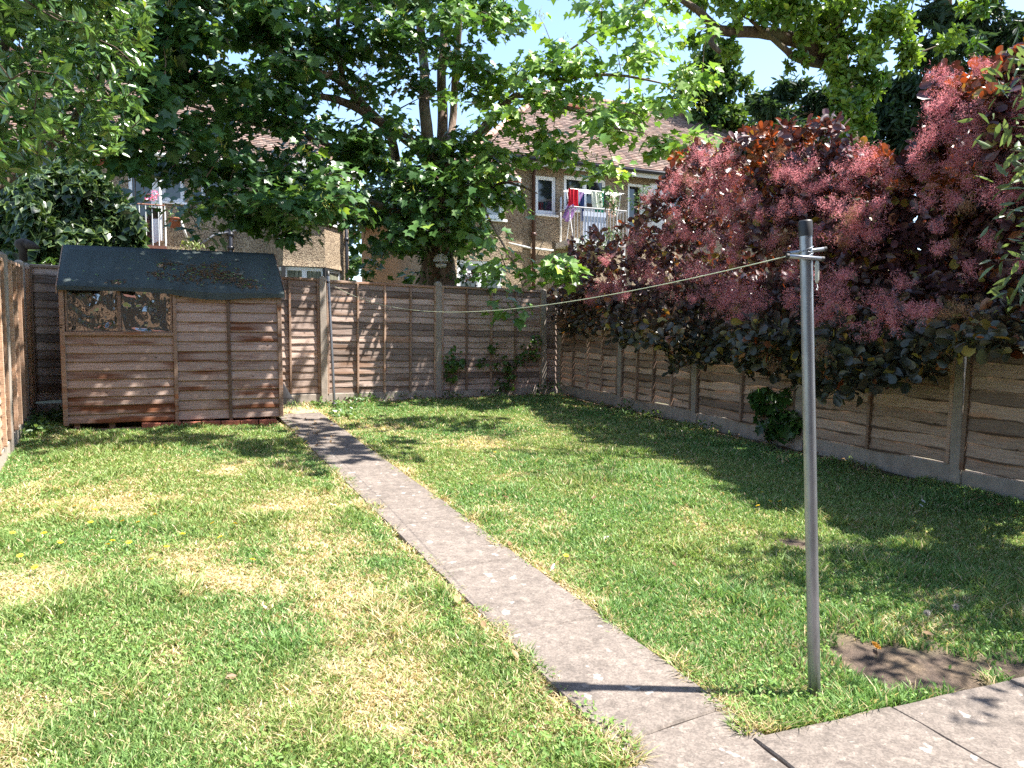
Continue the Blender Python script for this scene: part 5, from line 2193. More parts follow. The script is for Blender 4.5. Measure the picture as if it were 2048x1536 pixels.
def mass_tree(name, label, base, clusters, leaf, size, c0, c1, mat, limbs, barkm, seed, per=1, up=.4, tip=(0, 0, -1), tip_w=.2, yellow=0.0, tw=True, flat=.8):
    """clusters: (px, py, radius px, depth, leaves)"""
    g = np.random.default_rng(seed)
    root = E(name, base)
    T(root, label, "tree")
    P, C, tone = [], [], []
    for (a, b, r_, d, n) in clusters:
        c = pt(a, b, d) - base
        rad = r_ * d / FPX
        sub = max(3, n // 60)
        sc = unit(g.normal(0, 1, (sub, 3))) * (g.random((sub, 1)) ** .45) * rad
        sc[:, 2] *= flat
        w = g.integers(0, sub, n)
        q = c + sc[w] + unit(g.normal(0, 1, (n, 3))) * (g.random((n, 1)) ** .5) * rad * .36
        P.append(q)
        tt = g.random(sub)
        tone.append(tt[w])
        C.append(c + sc[:max(2, sub // 2)])
    P, tone = np.concatenate(P), np.concatenate(tone)
    C = np.concatenate(C)
    mb = MB()
    nodes = []
    for pts, rad in limbs:
        o, _ = limb(mb, [pt(*p) - base if len(p) == 3 else np.array(p[0]) for p in pts], rad, 9, 5, .05, g)
        nodes.extend(o)
    if tw:
        twigs(mb, nodes, C, .02, .006, 5.0, .04, .8, g)
    O("trunk", mb.mesh("trunk", True), barkm, root)
    v, f, c = leaves(leaf, P, g, size, c0, c1, up=up, tip=tip, tip_w=tip_w, tone=tone, yellow=yellow)
    O("crown", np_mesh("crown", v, f, c), mat, root)
    return root


def base_at(px, d):
    b = pt(px, 640, d)
    b[2] = gz(0, b[1])
    return b


def back_trees():
    # an oak whose long limbs reach in from the top right, over the side fence
    b = base_at(1720, 17)
    cl = [(1330, 10, 24, 14.5, 90), (1400, 10, 26, 15, 110), (1480, 30, 26, 15, 110), (1550, 30, 46, 15, 320), (1610, 60, 46, 15.5, 380), (1590, 120, 26, 15.5, 110),
          (1660, 40, 70, 15.5, 900), (1690, 120, 60, 15.5, 760), (1730, 170, 44, 15.5, 420), (1760, 60, 50, 15.5, 520),
          (1560, 10, 50, 15, 420), (1800, 40, 50, 15.5, 320), (1840, 110, 44, 15.2, 260), (1700, 250, 40, 15.4, 420), (1690, 200, 44, 15.4, 380), (1930, 60, 44, 15, 240), (1960, 20, 40, 15, 200), (1750, 130, 40, 15, 260),
          (1440, 100, 30, 15, 120), (1400, 75, 26, 15, 90), (1620, -60, 120, 15, 900), (1780, -80, 120, 15, 900), (1480, -60, 90, 14.5, 600)]
    limbs = [([(1700, 700, 17), (1695, 300, 17), (1680, 120, 16.6), (1655, -60, 16)], [.30, .24, .19, .14]),
             ([(1682, 150, 16.6), (1650, 110, 16), (1590, 80, 15.6), (1520, 65, 15.3), (1440, 60, 15), (1395, 20, 14.8), (1330, -20, 14.5)], [.2, .18, .15, .12, .10, .07, .04]),
             ([(1660, 130, 16), (1600, 120, 15.6), (1560, 90, 15.4), (1500, 40, 15)], [.10, .08, .06, .03]),
             ([(1440, 60, 15), (1420, 80, 14.8), (1440, 105, 14.7)], [.07, .06, .04])]
    mass_tree("oak_tree", "oak with crooked limbs and bright leaf clumps against the sky at upper right", b, [(a_, b_, r_, d_, int(n_ * 1.25)) for a_, b_, r_, d_, n_ in cl], LEAF_OVAL, .16, (.06, .14, .022), (.22, .34, .05), M_LEAF, limbs, M_BARKD, 61, yellow=.03)
    # dark cypress with a straight brown trunk
    b = base_at(1890, 24)
    cl = []
    g = np.random.default_rng(3)
    for (a, bb, r_, n) in ((1560, 250, 60, 900), (1620, 270, 60, 900), (1690, 260, 60, 900), (1750, 240, 60, 900), (1800, 270, 50, 700), (1640, 220, 46, 500), (1720, 300, 50, 600), (1860, 230, 60, 700),
                           (1900, 100, 60, 500), (1960, 130, 60, 700), (2000, 60, 60, 700), (1830, 180, 60, 700), (1780, 180, 46, 420), (1540, 215, 40, 420), (1590, 180, 36, 300), (1650, 190, 36, 320), (1700, 190, 50, 500), (1920, 30, 60, 500), (1850, 30, 50, 400), (2040, 150, 70, 700),
                           (1560, 300, 40, 350), (1480, 290, 30, 200), (1900, -80, 110, 700), (2000, -100, 120, 700), (1800, 330, 50, 500), (1980, 220, 70, 700)):
        cl.append((a, bb, r_, 23 + g.normal(0, .8), int(n * 1.35)))
    limbs = [([(1893, 700, 24), (1892, 300, 24), (1888, 130, 24), (1885, -100, 24)], [.45, .36, .30, .2]),
             ([(1890, 200, 24), (1800, 170, 23.5), (1700, 200, 23), (1600, 230, 22.6)], [.12, .1, .07, .03]),
             ([(1888, 100, 24), (1960, 60, 23.5), (2050, 60, 23)], [.12, .08, .04])]
    mass_tree("cypress_tree", "dark green cypress with a straight reddish trunk behind the pink shrub", b, cl, LEAF_LANCE, .34, (.014, .035, .018), (.045, .085, .035), M_FAR, limbs, M_BARKR, 62, up=.3, tip=(0, 0, -1), tip_w=.45, flat=.5)
    # rounded ivy-clad tree standing over the roof
    b = base_at(1425, 27)
    cl = [(1420, 130, 50, 26, 1000), (1400, 190, 56, 26, 1300), (1440, 230, 60, 26, 1300), (1470, 170, 40, 26, 650), (1380, 150, 34, 26, 380), (1480, 260, 46, 26, 700), (1430, 90, 30, 26, 300), (1400, 260, 40, 26, 500), (1500, 210, 36, 26.5, 350)]
    limbs = [([(1425, 700, 27), (1425, 250, 26.5), (1420, 100, 26.3)], [.4, .3, .1])]
    mass_tree("ivy_clad_tree", "rounded dense green tree standing above the tiled roof", b, cl, LEAF_OVAL, .24, (.022, .06, .02), (.10, .17, .035), M_FAR, limbs, M_BARKD, 63, up=.2, yellow=.02)
    # distant trees between and behind the houses
    b = base_at(640, 46)
    cl = [(520, 300, 70, 45, 700), (620, 320, 60, 45, 600), (720, 330, 70, 45, 700), (560, 330, 60, 45, 500), (780, 330, 60, 45, 500), (712, 470, 40, 44, 300), (712, 540, 40, 44, 300), (700, 600, 40, 44, 200)]
    mass_tree("distant_tree", "far green treetops showing in the gap between the two houses", b, cl, LEAF_OVAL, .5, (.04, .09, .03), (.10, .17, .05), M_FAR, [([(640, 690, 46), (640, 350, 46)], [.5, .2])], M_BARKD, 64, tw=False)
    b = base_at(1950, 44)
    cl = [(1500 + 70 * k, 340 + 10 * (k % 2), 60, 42, 420) for k in range(9)] + [(1700 + 60 * k, 280, 50, 42, 300) for k in range(6)]
    mass_tree("distant_tree", "far dark trees filling the space behind the purple shrub", b, cl, LEAF_OVAL, .5, (.02, .05, .02), (.06, .11, .035), M_FAR, [([(1950, 690, 44), (1950, 330, 44)], [.5, .2])], M_BARKD, 65, tw=False)


back_trees()


def roadside_crown():
    """an ash outside the frame to the right; its crown throws the broken shade on the lawn"""
    g = np.random.default_rng(71)
    base = np.array([10.4, 2.6, gz(0, 2.6)])
    root = E("ash_tree", base)
    T(root, "ash tree beyond the side fence whose branches shade the right half of the lawn", "tree")
    spots = [(1050, 905, .8), (1150, 895, .95), (1260, 915, .95), (1340, 935, .95), (1450, 960, .9), (1120, 845, .9), (1230, 850, .95), (1330, 880, .95), (1400, 900, .95), (980, 870, .8), (900, 862, .55),
             (820, 850, .5), (1000, 825, .7), (1540, 985, .9), (1650, 985, .95), (1750, 1000, .95), (1560, 930, .9), (1680, 945, .95), (1850, 1000, .95), (1950, 1015, .95), (2040, 1030, .95), (1480, 920, .9), (1500, 1000, .7),
             (1220, 940, .7), (1060, 800, .6), (1900, 950, .9), (1780, 930, .9), (1980, 960, .9)]
    per_h = np.array([SUN_H[0] / math.tan(SUN_EL), SUN_H[1] / math.tan(SUN_EL), 1.0])
    C = []
    for a, b, d in spots:
        q = grd(a, b)
        if q[0] > 4.75:
            continue
        h = g.uniform(6.6, 8.4)
        c = q + per_h * h
        for _ in range(int(2.6 * d + g.random() - .2)):
            C.append(c + g.normal(0, 1, 3) * [.24, .24, .45])
    C = np.array(C) - base
    mb = MB()
    nodes = []
    o, _ = limb(mb, [np.zeros(3), np.array([-.2, .1, 3.0]), np.array([-.6, .6, 5.6]), np.array([-1.2, 1.2, 8.0])], [.24, .2, .15, .08], 10, 5, .03, g)
    nodes.extend(o)
    ctr = np.mean(C, 0)
    for k in range(7):
        e = C[g.integers(0, len(C))]
        o, _ = limb(mb, [np.array([-.5, .5, 5.2 + k * .25]), (np.array([-.6, .6, 6.2]) + e) / 2 + [0, 0, .3], e], [.08, .05, .015], 7, 5, .04, g)
        nodes.extend(o)
    twigs(mb, nodes, C, .008, .003, 3.0, .05, 1, g)
    O("trunk", mb.mesh("trunk", True), M_BARKD, root)
    per = 34
    P = np.repeat(C, per, 0) + g.normal(0, .22, (len(C) * per, 3))
    v, f, c = leaves(LEAF_LANCE, P, g, .15, (.04, .10, .02), (.10, .18, .035), up=.7, tip=(0, 0, -1), tip_w=.3)
    O("crown", np_mesh("crown", v, f, c), M_LEAF, root)


roadside_crown()


def buddleia():
    """grey-green arching shrub at the right edge; most of it stands outside the frame"""
    g = np.random.default_rng(77)
    base = np.array([6.35, 1.75, gz(0, 1.75)])
    root = E("buddleia_shrub", base)
    T(root, "arching shrub with long grey green leaves entering at the right edge", "shrub")
    mb = MB()
    tipsP, tipsD = [], []
    ends = [pt(2015, 110, 4.7), pt(2025, 190, 4.7), pt(2000, 250, 4.75), pt(2030, 330, 4.6), pt(2015, 420, 4.7), pt(2040, 480, 4.6), pt(2030, 610, 4.8), pt(2060, 560, 4.6), pt(2020, 300, 4.5), pt(2035, 150, 4.6), pt(2010, 520, 4.9)]
    per_h = np.array([SUN_H[0] / math.tan(SUN_EL), SUN_H[1] / math.tan(SUN_EL), 1.0])
    for a, b in ((1500, 1160), (1560, 1170), (1620, 1150), (1700, 1140), (1760, 1150), (1830, 1130), (1900, 1180), (1960, 1200), (2030, 1160), (1980, 1120), (1900, 1105), (2040, 1250), (1960, 1265), (1860, 1210), (1640, 1190), (2000, 1090), (1750, 1100), (1700, 1050), (1560, 1075), (1660, 1335), (1760, 1345), (1850, 1365), (2035, 1390), (2060, 1300), (1930, 1150), (1830, 1170), (1760, 1190)):
        q = grd(a, b)
        for _ in range(2):
            ends.append(q + per_h * g.uniform(2.7, 4.0) + g.normal(0, .09, 3))
    for e in ends:
        e = e - base
        s = np.array([g.normal(0, .12), g.normal(0, .12), -.05])
        m = s + (e - s) * [.35, .35, .75] + [0, 0, .35]
        o, _ = limb(mb, [s, m, e], [.022, .013, .004], 6, 7, .02, g)
        k = len(o)
        for i in range(int(k * .35), k):
            for _ in range(6):
                tipsP.append(o[i] + g.normal(0, .07, 3))
                d = unit(o[min(i + 1, k - 1)] - o[max(i - 1, 0)])
                tipsD.append(d * .5 + unit(g.normal(0, 1, 3)) + [0, 0, -.25])
    O("trunk", mb.mesh("trunk", True), M_BARKD, root)
    P, D = np.array(tipsP), unit(np.array(tipsD))
    v, f, c = leaves(LEAF_LANCE, P, g, .115, (.08, .13, .06), (.20, .27, .13), up=.3, tip=D, tip_w=.9)
    O("crown", np_mesh("crown", v, f, c), M_LEAF, root)


buddleia()


def wall_plant(name, label, blobs, depth_fn, seed, size=.075, c0=(.04, .11, .025), c1=(.11, .21, .04), cat="plant", tpl=None, stem_to=None):
    """blobs: (px, py, radius px, leaves)"""
    g = np.random.default_rng(seed)
    P, A = [], []
    for a, b, r_, n in blobs:
        for _ in range(n):
            rr = r_ * math.sqrt(g.random())
            t = g.uniform(0, 2 * math.pi)
            x, y = a + rr * math.cos(t), b + rr * math.sin(t)
            P.append(pt(x, y, depth_fn(x) - abs(g.normal(.04, .05))))
        A.append(pt(a, b, depth_fn(a) - .05))
    P = np.array(P)
    s = stem_to
    base = np.array([s[0], s[1], gz(0, s[1])]) if s is not None else P[np.argmin(P[:, 2])]
    root = E(name, base)
    T(root, label, cat)
    mb = MB()
    node = [np.zeros(3)]
    for a in A:
        p = a - base
        q = min(node, key=lambda n_: np.linalg.norm(n_ - p))
        mb.tube([q, (p + q) / 2 + g.normal(0, .03, 3), p], [.007, .005, .003], 5)
        node.append(p)
    O("stem", mb.mesh("stem"), M_BARKD, root)
    nrm = np.tile(unit(-FLAT * .6 + np.array([.2, 0, .6])), (len(P), 1))
    v, f, c = leaves(tpl or LEAF_SYC, P - base, g, size, c0, c1, up=.1, tip=(0, 0, -1), tip_w=.5, normal=nrm, nw=.7)
    O("leaves", np_mesh("leaves", v, f, c), M_LEAF, root)


def back_depth(px):
    dx = (px - 1024) / FPX
    return BACKY / (RIGHT[1] * dx + FLAT[1]) - .08


wall_plant("sycamore_seedling", "leafy green seedling at the foot of the middle fence post", [(905, 715, 22, 34), (900, 745, 18, 24), (920, 730, 16, 16)], back_depth, 81, stem_to=(5.05, 11.35))
wall_plant("sycamore_seedling", "leafy seedling spreading on the back fence near the corner", [(965, 722, 12, 16), (990, 695, 12, 14), (1000, 725, 18, 24), (1015, 760, 18, 26), (1000, 770, 10, 10), (1020, 735, 10, 12)], back_depth, 82, stem_to=(6.2, 11.35))
wall_plant("bramble_shoot", "bright leafy shoot climbing diagonally at the back corner post", [(1045, 715, 14, 18), (1060, 695, 16, 24), (1075, 680, 14, 22), (1070, 712, 10, 10), (1035, 725, 10, 8)], back_depth, 83, size=.065, stem_to=(6.75, 11.35))
wall_plant("ivy_plant", "clump of dark ivy growing out of the gravel board below the pink shrub", [(1530, 800, 26, 60), (1545, 835, 34, 90), (1575, 845, 24, 50), (1510, 795, 16, 20), (1555, 865, 22, 36), (1590, 855, 12, 16), (1570, 790, 12, 14)], lambda x: fence_depth(x) - .1, 84, size=.10, c0=(.025, .07, .02), c1=(.07, .15, .03), tpl=LEAF_SYC, stem_to=(FENX(6.1) - .12, 6.1))
wall_plant("nettle_patch", "low green weeds in the dark corner where the fences meet", [(1095, 768, 14, 30), (1110, 772, 12, 20), (1080, 775, 12, 16)], lambda x: back_depth(x) - .25, 85, size=.06, tpl=LEAF_OVAL, c0=(.03, .07, .02), c1=(.06, .13, .03))
wall_plant("sapling", "small bright laurel shoots between the shed roof and the ivy", [(100, 528, 16, 40), (118, 545, 12, 20), (80, 535, 12, 16)], lambda x: 11.3 + 0 * x, 86, size=.12, tpl=LEAF_LANCE, c0=(.05, .12, .02), c1=(.14, .24, .04), stem_to=(-.6, 11.75))
wall_plant("balcony_shrub", "ferny green shrub growing up in front of the white barred balcony", [(1215, 395, 22, 120), (1225, 410, 16, 60), (1290, 390, 20, 90), (1275, 405, 16, 60), (1195, 480, 24, 120), (1170, 488, 16, 60), (1225, 470, 18, 70)], lambda x: 17.6 + 0 * x, 87, size=.10, tpl=LEAF_LANCE, c0=(.04, .11, .03), c1=(.12, .22, .05), cat="shrub", stem_to=tuple(pt(1220, 600, 17.6)[:2]))
wall_plant("garden_tangle", "pale weeds on the ledge below the left house pipe", [(385, 490, 16, 60), (400, 494, 12, 30), (370, 488, 10, 20)], lambda x: 18.6 + 0 * x, 88, size=.12, tpl=LEAF_LANCE, c0=(.12, .18, .05), c1=(.3, .34, .12), stem_to=tuple(pt(385, 600, 18.6)[:2]))
wall_plant("purple_shrub", "dark leafless looking shrub in front of the lower house window", [(940, 552, 16, 60), (965, 548, 16, 60), (955, 560, 20, 60)], lambda x: 15.2 + 0 * x, 89, size=.07, tpl=LEAF_TINY, c0=(.04, .02, .03), c1=(.10, .05, .07), cat="shrub", stem_to=tuple(pt(955, 600, 15.2)[:2]))

# ================================================================== BALCONY POTS, FEEDER
flower_pot(HL, BAL["bx1"] - .28, BAL["yb"] + .16, BAL["zt"] - .30, .16, .24, M_BLACK, "black pot of pink geraniums on the left balcony rail", [(.75, .12, .30), (.85, .25, .42)], 60, .22, .2, "flower_pot",
           [(-.16, 0, .52, .08), (.05, 0, .58, .085), (.0, -.05, .46, .05)])
flower_pot(HL, BAL["bx1"] + .20, BAL["yb"] + .2, BAL["zt"] - .50, .15, .24, M_TERRA, "brown hanging pot of dark leaves outside the left balcony", [(.1, .1, .1), (.1, .1, .1)], 50, .16, .15, "flower_pot")
flower_pot(HL, BAL["bx1"] - .95, BAL["yb"] + .3, BAL["zb"] - .0, .26, .42, M_GREYP, "tall grey planter with wispy pale plants on the left balcony", [(.1, .1, .1), (.1, .1, .1)], 170, .30, .55, "flower_pot")


def feeder():
    c = pt(882, 521, 12.6)
    root = E("bird_feeder", c)
    T(root, "clear domed bird feeder hanging in front of the sycamore trunk", "bird feeder")
    k = NT("clear_plastic")
    k.p.inputs["Base Color"].default_value = (.75, .78, .78, 1)
    k.p.inputs["Roughness"].default_value = .12
    k.p.inputs["Alpha"].default_value = .3
    O("dome", MB().lathe([(.128, -.02), (.124, .02), (.105, .07), (.07, .105), (.02, .12), (0, .121)], 18).mesh("dome", True), k.m, root)
    O("tray", MB().lathe([(0, -.12), (.075, -.12), (.09, -.10), (.095, -.06), (.088, -.06), (.083, -.095), (0, -.10)], 18).mesh("tray", True), k.m, root)
    O("rod", MB().tube([(0, 0, -.12), (0, 0, .2), (0, .03, .55), (-.02, .1, .9)], .005, 6).mesh("rod"), M_WHITEW, root)
    O("seed", MB().lathe([(0, -.098), (.07, -.095), (.05, -.07), (0, -.06)], 12).mesh("seed", True), plain("bird_seed", (.2, .13, .06), .9, var=.4, scale=60), root)


feeder()


# ================================================================== ROOF LITTER
def roof_litter():
    g = np.random.default_rng(91)
    ox, ox2, el, er, yr, zl, zr, xl, xr = SH_ROOF
    def put(px, py):
        # hit the front slope
        best = None
        for t in np.linspace(0, 1, 60):
            y0 = -.09 + (yr + .09) * t
            x, z = SHED.loc(px, py, y0)
            s = (x - ox) / (ox2 - ox)
            ze = el[1] + (er[1] - el[1]) * s + .03
            zz = ze + (zl + (zr - zl) * s - ze) * t
            e = abs(zz - z)
            if best is None or e < best[0]:
                best = (e, x, y0, zz)
        return SHED.world(best[1], best[2], best[3] + .003)
    spots = [(305, 548, 18, 70), (330, 530, 24, 60), (400, 540, 46, 190), (440, 550, 44, 190), (480, 562, 34, 110), (430, 530, 30, 60), (235, 564, 14, 45), (390, 556, 40, 90), (500, 572, 24, 50), (350, 556, 34, 40)]
    P = []
    for a, b, r_, n in spots:
        for _ in range(n):
            x, y = a + g.normal(0, r_ * .5), b + g.normal(0, r_ * .16)
            if y < 580 + (x - 120) * .03 - 4 and y > 505:
                P.append(put(x, y))
    nb = len(P)
    for _ in range(46):
        P.append(put(g.uniform(140, 540), g.uniform(512, 572)))
    P = np.array(P)
    sl = unit(np.cross(SHED.u, SHED.v * 1.0 + np.array([0, 0, .7])))
    sl = sl if sl[2] > 0 else -sl
    nrm = np.tile(sl, (len(P), 1))
    v, f, c = leaves(LEAF_LANCE, P, g, .050, (.10, .055, .028), (.20, .12, .06), up=0, normal=nrm, nw=5.0)
    k = len(LEAF_LANCE[0])
    cc = c.reshape(-1, k, 3)
    cc[nb:] = np.array([.24, .36, .16]) * g.uniform(.7, 1.4, (len(P) - nb, 1, 1))
    gr = g.random(nb) < .12
    cc[:nb][gr] = np.array([.15, .25, .06])
    o = O("fallen_seeds", np_mesh("fallen_seeds", v, f, cc.reshape(-1, 3)), M_LEAF)
    T(o, "drifts of brown winged seeds lying on the shed roof felt", "seeds", kind="stuff")


roof_litter()


# ================================================================== LAWN
def in_lawn(x, y):
    ok = (x > LEFTX + .05) & (x < FENX(y) - .06) & (y < BACKY - .06)
    wob = (vnoise(x, y, .10, 61) - .5) * .10 + (vnoise(x, y, .35, 62) - .5) * .12
    path = (off(PL, x, y) > .03 + wob) & (off(PR, x, y) < -.03 + wob) & (y < 10.35)
    ok &= ~path
    ok &= ~((off(PT, x, y) > -.012 + wob * .25) & (y < 4))
    lx = (x - SHED.o[0]) * SHED.u[0] + (y - SHED.o[1]) * SHED.u[1]
    ly_ = (x - SHED.o[0]) * SHED.v[0] + (y - SHED.o[1]) * SHED.v[1]
    ok &= ~((lx > .02) & (lx < SH_L - .02) & (ly_ > -.16) & (ly_ < 1.7))
    return ok


def sample_lawn(n, g, power=1.35, zmin=1.6):
    """points on the lawn, denser towards the viewer"""
    X, Y = [], []
    tot = 0
    while tot < n:
        m = 400000
        x, y = g.uniform(LEFTX, 7.4, m), g.uniform(.2, BACKY, m)
        d = x * FLAT[0] + y * FLAT[1]
        s = x * RIGHT[0] + y * RIGHT[1]
        k = (d > zmin) & (np.abs(s) < d * .78 + .3)
        k &= g.random(m) < np.clip((2.3 / np.maximum(d, .5)) ** power, 0, 1)
        x, y = x[k], y[k]
        k = in_lawn(x, y)
        X.append(x[k])
        Y.append(y[k])
        tot += k.sum()
    return np.concatenate(X)[:n], np.concatenate(Y)[:n]


def lawn():
    g = np.random.default_rng(101)
    n = 560000
    x, y = sample_lawn(n, g)
    dr, ba, du = dryness(x, y), bare(x, y), dust(x, y)
    keep = (g.random(len(x)) > ba * 1.0) & (g.random(len(x)) > du * 1.3) & (g.random(len(x)) > dr * .45)
    x, y, dr = x[keep], y[keep], dr[keep]
    n = len(x)
    d = x * FLAT[0] + y * FLAT[1]
    clump = vnoise(x, y, .30, 71)
    tall = np.clip((clump - .55) * 3.2, 0, 1)
    edge = np.minimum(np.abs(off(PL, x, y)), np.abs(off(PR, x, y)))
    edge2 = np.abs(off(PT, x, y))
    h = (.017 + .018 * g.random(n) + .075 * tall * g.random(n) ** 1.5) * (1 - .45 * dr)
    h += .035 * np.exp(-(edge2 / .2) ** 2) * g.random(n) + .012 * np.exp(-(edge / .12) ** 2)
    h += .05 * np.exp(-((FENX(y) - x) / .35) ** 2) * g.random(n)
    w = (.0016 + .00068 * d) * g.uniform(.7, 1.3, n)
    az = g.uniform(0, 2 * math.pi, n)
    lean = g.uniform(.15, 1.25, n) + 1.6 * dr * g.random(n)
    ux, uy = np.cos(az), np.sin(az)
    la = g.uniform(0, 2 * math.pi, n)
    lx, ly_ = np.cos(la) * lean * h, np.sin(la) * lean * h
    z = gz(x, y) - .012
    V = np.zeros((n, 5, 3))
    V[:, 0] = np.stack([x - ux * w, y - uy * w, z], 1)
    V[:, 1] = np.stack([x + ux * w, y + uy * w, z], 1)
    V[:, 2] = np.stack([x + ux * w * .8 + lx * .35, y + uy * w * .8 + ly_ * .35, z + h * .6], 1)
    V[:, 3] = np.stack([x - ux * w * .8 + lx * .35, y - uy * w * .8 + ly_ * .35, z + h * .6], 1)
    V[:, 4] = np.stack([x + lx, y + ly_, z + h], 1)
    i = (np.arange(n) * 5)[:, None]
    F = np.concatenate([i + [0, 1, 2], i + [0, 2, 3], i + [3, 2, 4]])
    u = g.random((n, 1))
    big = vnoise(x, y, .9, 73)[:, None]
    green = np.array([.135, .225, .06]) * (1 - u) + np.array([.335, .43, .145]) * u
    lush = np.array([.09, .21, .06]) * (1 - u) + np.array([.22, .385, .125]) * u
    green = green + (lush - green) * np.clip(big * 1.6 - .45, 0, .8)
    straw = np.array([.46, .36, .20]) * (1 - u) + np.array([.70, .58, .36]) * u
    mixv = np.clip(.15 + dr * 1.05 + (g.random(n) - .5) * .4, 0, 1)[:, None]
    isd = (g.random((n, 1)) < mixv * .85).astype(float)
    c = green + (straw - green) * isd
    c = c + (np.array([.32, .36, .09]) - c) * (np.clip(dr, 0, 1)[:, None] * .45) * (1 - isd)
    C = np.repeat(c[:, None], 5, 1)
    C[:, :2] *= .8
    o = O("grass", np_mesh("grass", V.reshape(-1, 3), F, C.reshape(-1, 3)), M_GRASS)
    T(o, "patchy short lawn grass with dry straw coloured areas", "grass", kind="stuff")


lawn()


def weeds():
    """clover, yarrow and other low leaves through the lawn"""
    g = np.random.default_rng(103)
    x, y = sample_lawn(60000, g, 1.5)
    cl = vnoise(x, y, .42, 81)
    dr, ba, du = dryness(x, y), bare(x, y), dust(x, y)
    edge = np.minimum(np.abs(off(PL, x, y) + .08), np.abs(off(PR, x, y) - .08))
    pat = np.exp(-((off(PT, x, y) + .18) / .2) ** 2)
    pr = np.clip((cl - .5) * 2.2, 0, 1) * (1 - dr) + .25 * np.exp(-(edge / .15) ** 2) + pat
    lx = (x - SHED.o[0]) * SHED.v[0] + (y - SHED.o[1]) * SHED.v[1]
    pr = pr + .8 * np.exp(-((lx + .35) / .4) ** 2) * (x < 2.2)
    k = (g.random(len(x)) < pr) & (g.random(len(x)) > ba)
    x, y = x[k], y[k]
    pat = pat[k]
    d = x * FLAT[0] + y * FLAT[1]
    P = np.stack([x, y, gz(x, y) + .008 + .022 * g.random(len(x)) + .03 * pat * g.random(len(x))], 1)
    a = leaves(LEAF_OVAL, P, g, .018, (.11, .22, .05), (.26, .41, .11), up=.75, svar=.5)
    v, f, c = a
    o = O("clover", np_mesh("clover", v, f, c), M_GRASS)
    T(o, "low clover and broad leaved weeds mixed into the lawn", "weeds", kind="stuff")
    # ground ivy along the foot of the back fence and beside the shed
    spots = [(720, 800, .28, 150), (760, 796, .25, 130), (810, 795, .25, 120), (690, 815, .2, 80), (690, 835, .2, 60), (845, 790, .2, 60), (1050, 783, .3, 70), (980, 790, .3, 60), (640, 812, .12, 30), (905, 795, .2, 40),
             (70, 850, .3, 150), (100, 840, .25, 120), (60, 870, .25, 90), (1250, 822, .15, 30), (1300, 835, .2, 40), (1420, 860, .15, 20), (75, 862, .2, 70)]
    Q = []
    for a_, b_, r_, n in spots:
        q = grd(a_, b_)
        rr = r_ * np.sqrt(g.random(n))
        t = g.uniform(0, 6.283, n)
        xx, yy = q[0] + rr * np.cos(t), q[1] + rr * np.sin(t)
        Q.append(np.stack([xx, yy, gz(xx, yy) + .02 + .09 * g.random(n) ** 1.5], 1))
    Q = np.concatenate(Q)
    v, f, c = leaves(LEAF_OVAL, Q, g, .07, (.05, .11, .03), (.17, .27, .09), up=.7, svar=.4)
    o = O("ground_ivy", np_mesh("ground_ivy", v, f, c), M_LEAF)
    T(o, "broad leaved ground cover along the foot of the fence", "ground cover", kind="stuff")


weeds()


def litter():
    g = np.random.default_rng(105)
    Q = []
    for _ in range(900):
        t = g.random()
        if t < .40:
            yy = g.uniform(4.5, 11.2)
            xx = FENX(yy) - .08 - abs(g.normal(0, .22))
        elif t < .58:
            xx = g.uniform(3, 7)
            yy = BACKY - .1 - abs(g.normal(0, .18))
        elif t < .72:
            q = grd(g.uniform(570, 680), g.uniform(815, 900))
            xx, yy = q[0], q[1]
        else:
            xx, yy = sample_one(g)
        Q.append((xx, yy, gz(0, yy) + .012 + .02 * g.random()))
    Q = np.array(Q)
    v, f, c = leaves(LEAF_OVAL, Q, g, .045, (.14, .075, .04), (.42, .28, .15), up=.9, svar=.6)
    o = O("leaf_litter", np_mesh("leaf_litter", v, f, c), M_LEAF)
    T(o, "dry fallen leaves scattered along the fence foot and path", "leaves", kind="stuff")


def sample_one(g):
    while True:
        x, y = g.uniform(LEFTX + .1, 6.8), g.uniform(1.8, 11)
        if in_lawn(np.array([x]), np.array([y]))[0]:
            return x, y


litter()

# ================================================================== SMALL FLOWERS
def flower_mesh(col, r_, n=11):
    m = MB()
    for k in range(n):
        a = 2 * math.pi * k / n
        for rr, zz, w in ((r_, .003, .30), (r_ * .65, .006, .36)):
            c, s = math.cos(a + zz * 50), math.sin(a + zz * 50)
            m.quad((0, 0, zz), (c * rr * .6 - s * rr * w, s * rr * .6 + c * rr * w, zz + .003), (c * rr, s * rr, zz + .001), (c * rr * .6 + s * rr * w, s * rr * .6 - c * rr * w, zz + .003))
    return m.mesh("flower_head")


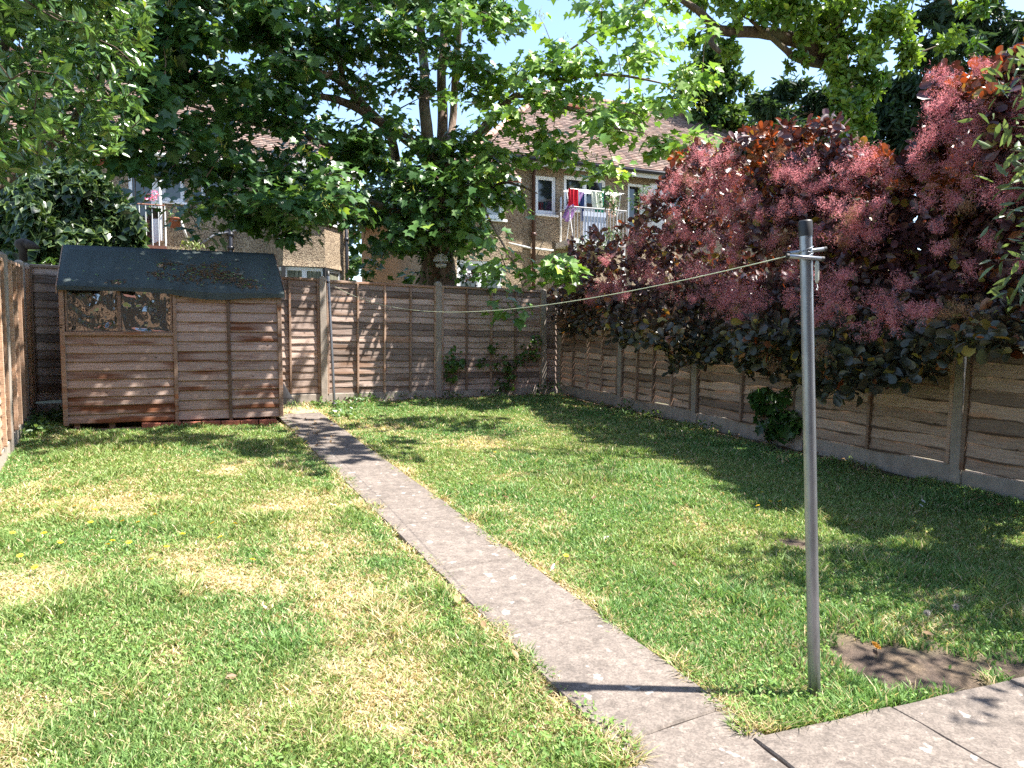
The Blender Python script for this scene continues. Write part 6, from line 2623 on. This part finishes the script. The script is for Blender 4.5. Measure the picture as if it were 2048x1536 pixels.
M_YEL = plain("dandelion_yellow", (.85, .62, .02), .6, var=.08)
M_ORA = plain("marigold_orange", (.90, .36, .01), .6, var=.08)
M_DAISY = plain("daisy_white", (.82, .82, .80), .6, var=.04)
M_STEM = plain("green_stem", (.10, .18, .04), .6)
stem_me = MB().tube([(0, 0, -.05), (.002, 0, 0)], .0012, 5).mesh("stem")
dand = flower_mesh(M_YEL, .019)
head_cnt = 0
for (a, b) in [(25, 1066), (88, 1067), (150, 1013), (181, 1045), (225, 1082), (245, 1043), (277, 1045), (215, 1090), (258, 1085), (333, 1094), (302, 1120), (40, 1112), (70, 1135), (365, 1068), (425, 1047),
               (440, 1075), (120, 1085), (310, 1030), (190, 1020), (942, 880), (958, 886), (925, 890), (1516, 1012), (1540, 1003), (1524, 985), (780, 897), (1132, 1112), (1030, 812), (990, 905), (1560, 1003), (505, 1120), (470, 1048)]:
    q = grd(a, b, .045)
    r0 = E("dandelion", q)
    T(r0, "small yellow dandelion flower in the lawn", "flower", "dandelions in the lawn")
    O("flower_head", dand, M_YEL, r0, (0, 0, 0), (random.uniform(-.4, .4), random.uniform(-.4, .4), random.uniform(0, 6)))
    O("stem", stem_me, M_STEM, r0)
for (a, b, me, mt, nm, lb, hh) in [(1752, 1292, flower_mesh(M_ORA, .026), M_ORA, "marigold", "single orange yellow flower on the bare soil patch by the steel post", .05),
                               (1846, 1003, flower_mesh(M_DAISY, .022), M_DAISY, "daisy", "pair of white daisies in long grass near the side fence, the taller one", .10),
                               (1842, 1012, flower_mesh(M_DAISY, .018), M_DAISY, "daisy", "shorter white daisy in long grass near the side fence", .08)]:
    q = grd(a, b, hh)
    r0 = E(nm, q)
    T(r0, lb, "flower")
    O("flower_head", me, mt, r0, (0, 0, 0), (.5, .2, 0))
    O("stem", MB().tube([(0, 0, -hh - .02), (.004, 0, 0)], .0015, 5).mesh("stem"), M_STEM, r0)


def clock(a, b, h, label, n):
    g = np.random.default_rng(n)
    q = grd(a, b, h)
    r0 = E("dandelion_clock", q)
    T(r0, label, "flower")
    d = unit(g.normal(0, 1, (240, 3)))
    v, f, c = leaves(LEAF_NEEDLE, d * .004, g, .016, (.42, .42, .40), (.55, .55, .53), up=0, tip=d, tip_w=.98, svar=.08)
    O("seed_head", np_mesh("seed_head", v, f, c), M_FLUFF, r0)
    O("stem", MB().tube([(0, 0, -h - .02), (.004, 0, 0)], .002, 5).mesh("stem"), M_STEM, r0)


clock(1912, 1214, .11, "pale fluffy dandelion seed head in the shaded grass", 3)
clock(1854, 1226, .10, "smaller ragged dandelion seed head beside the fluffy one", 4)
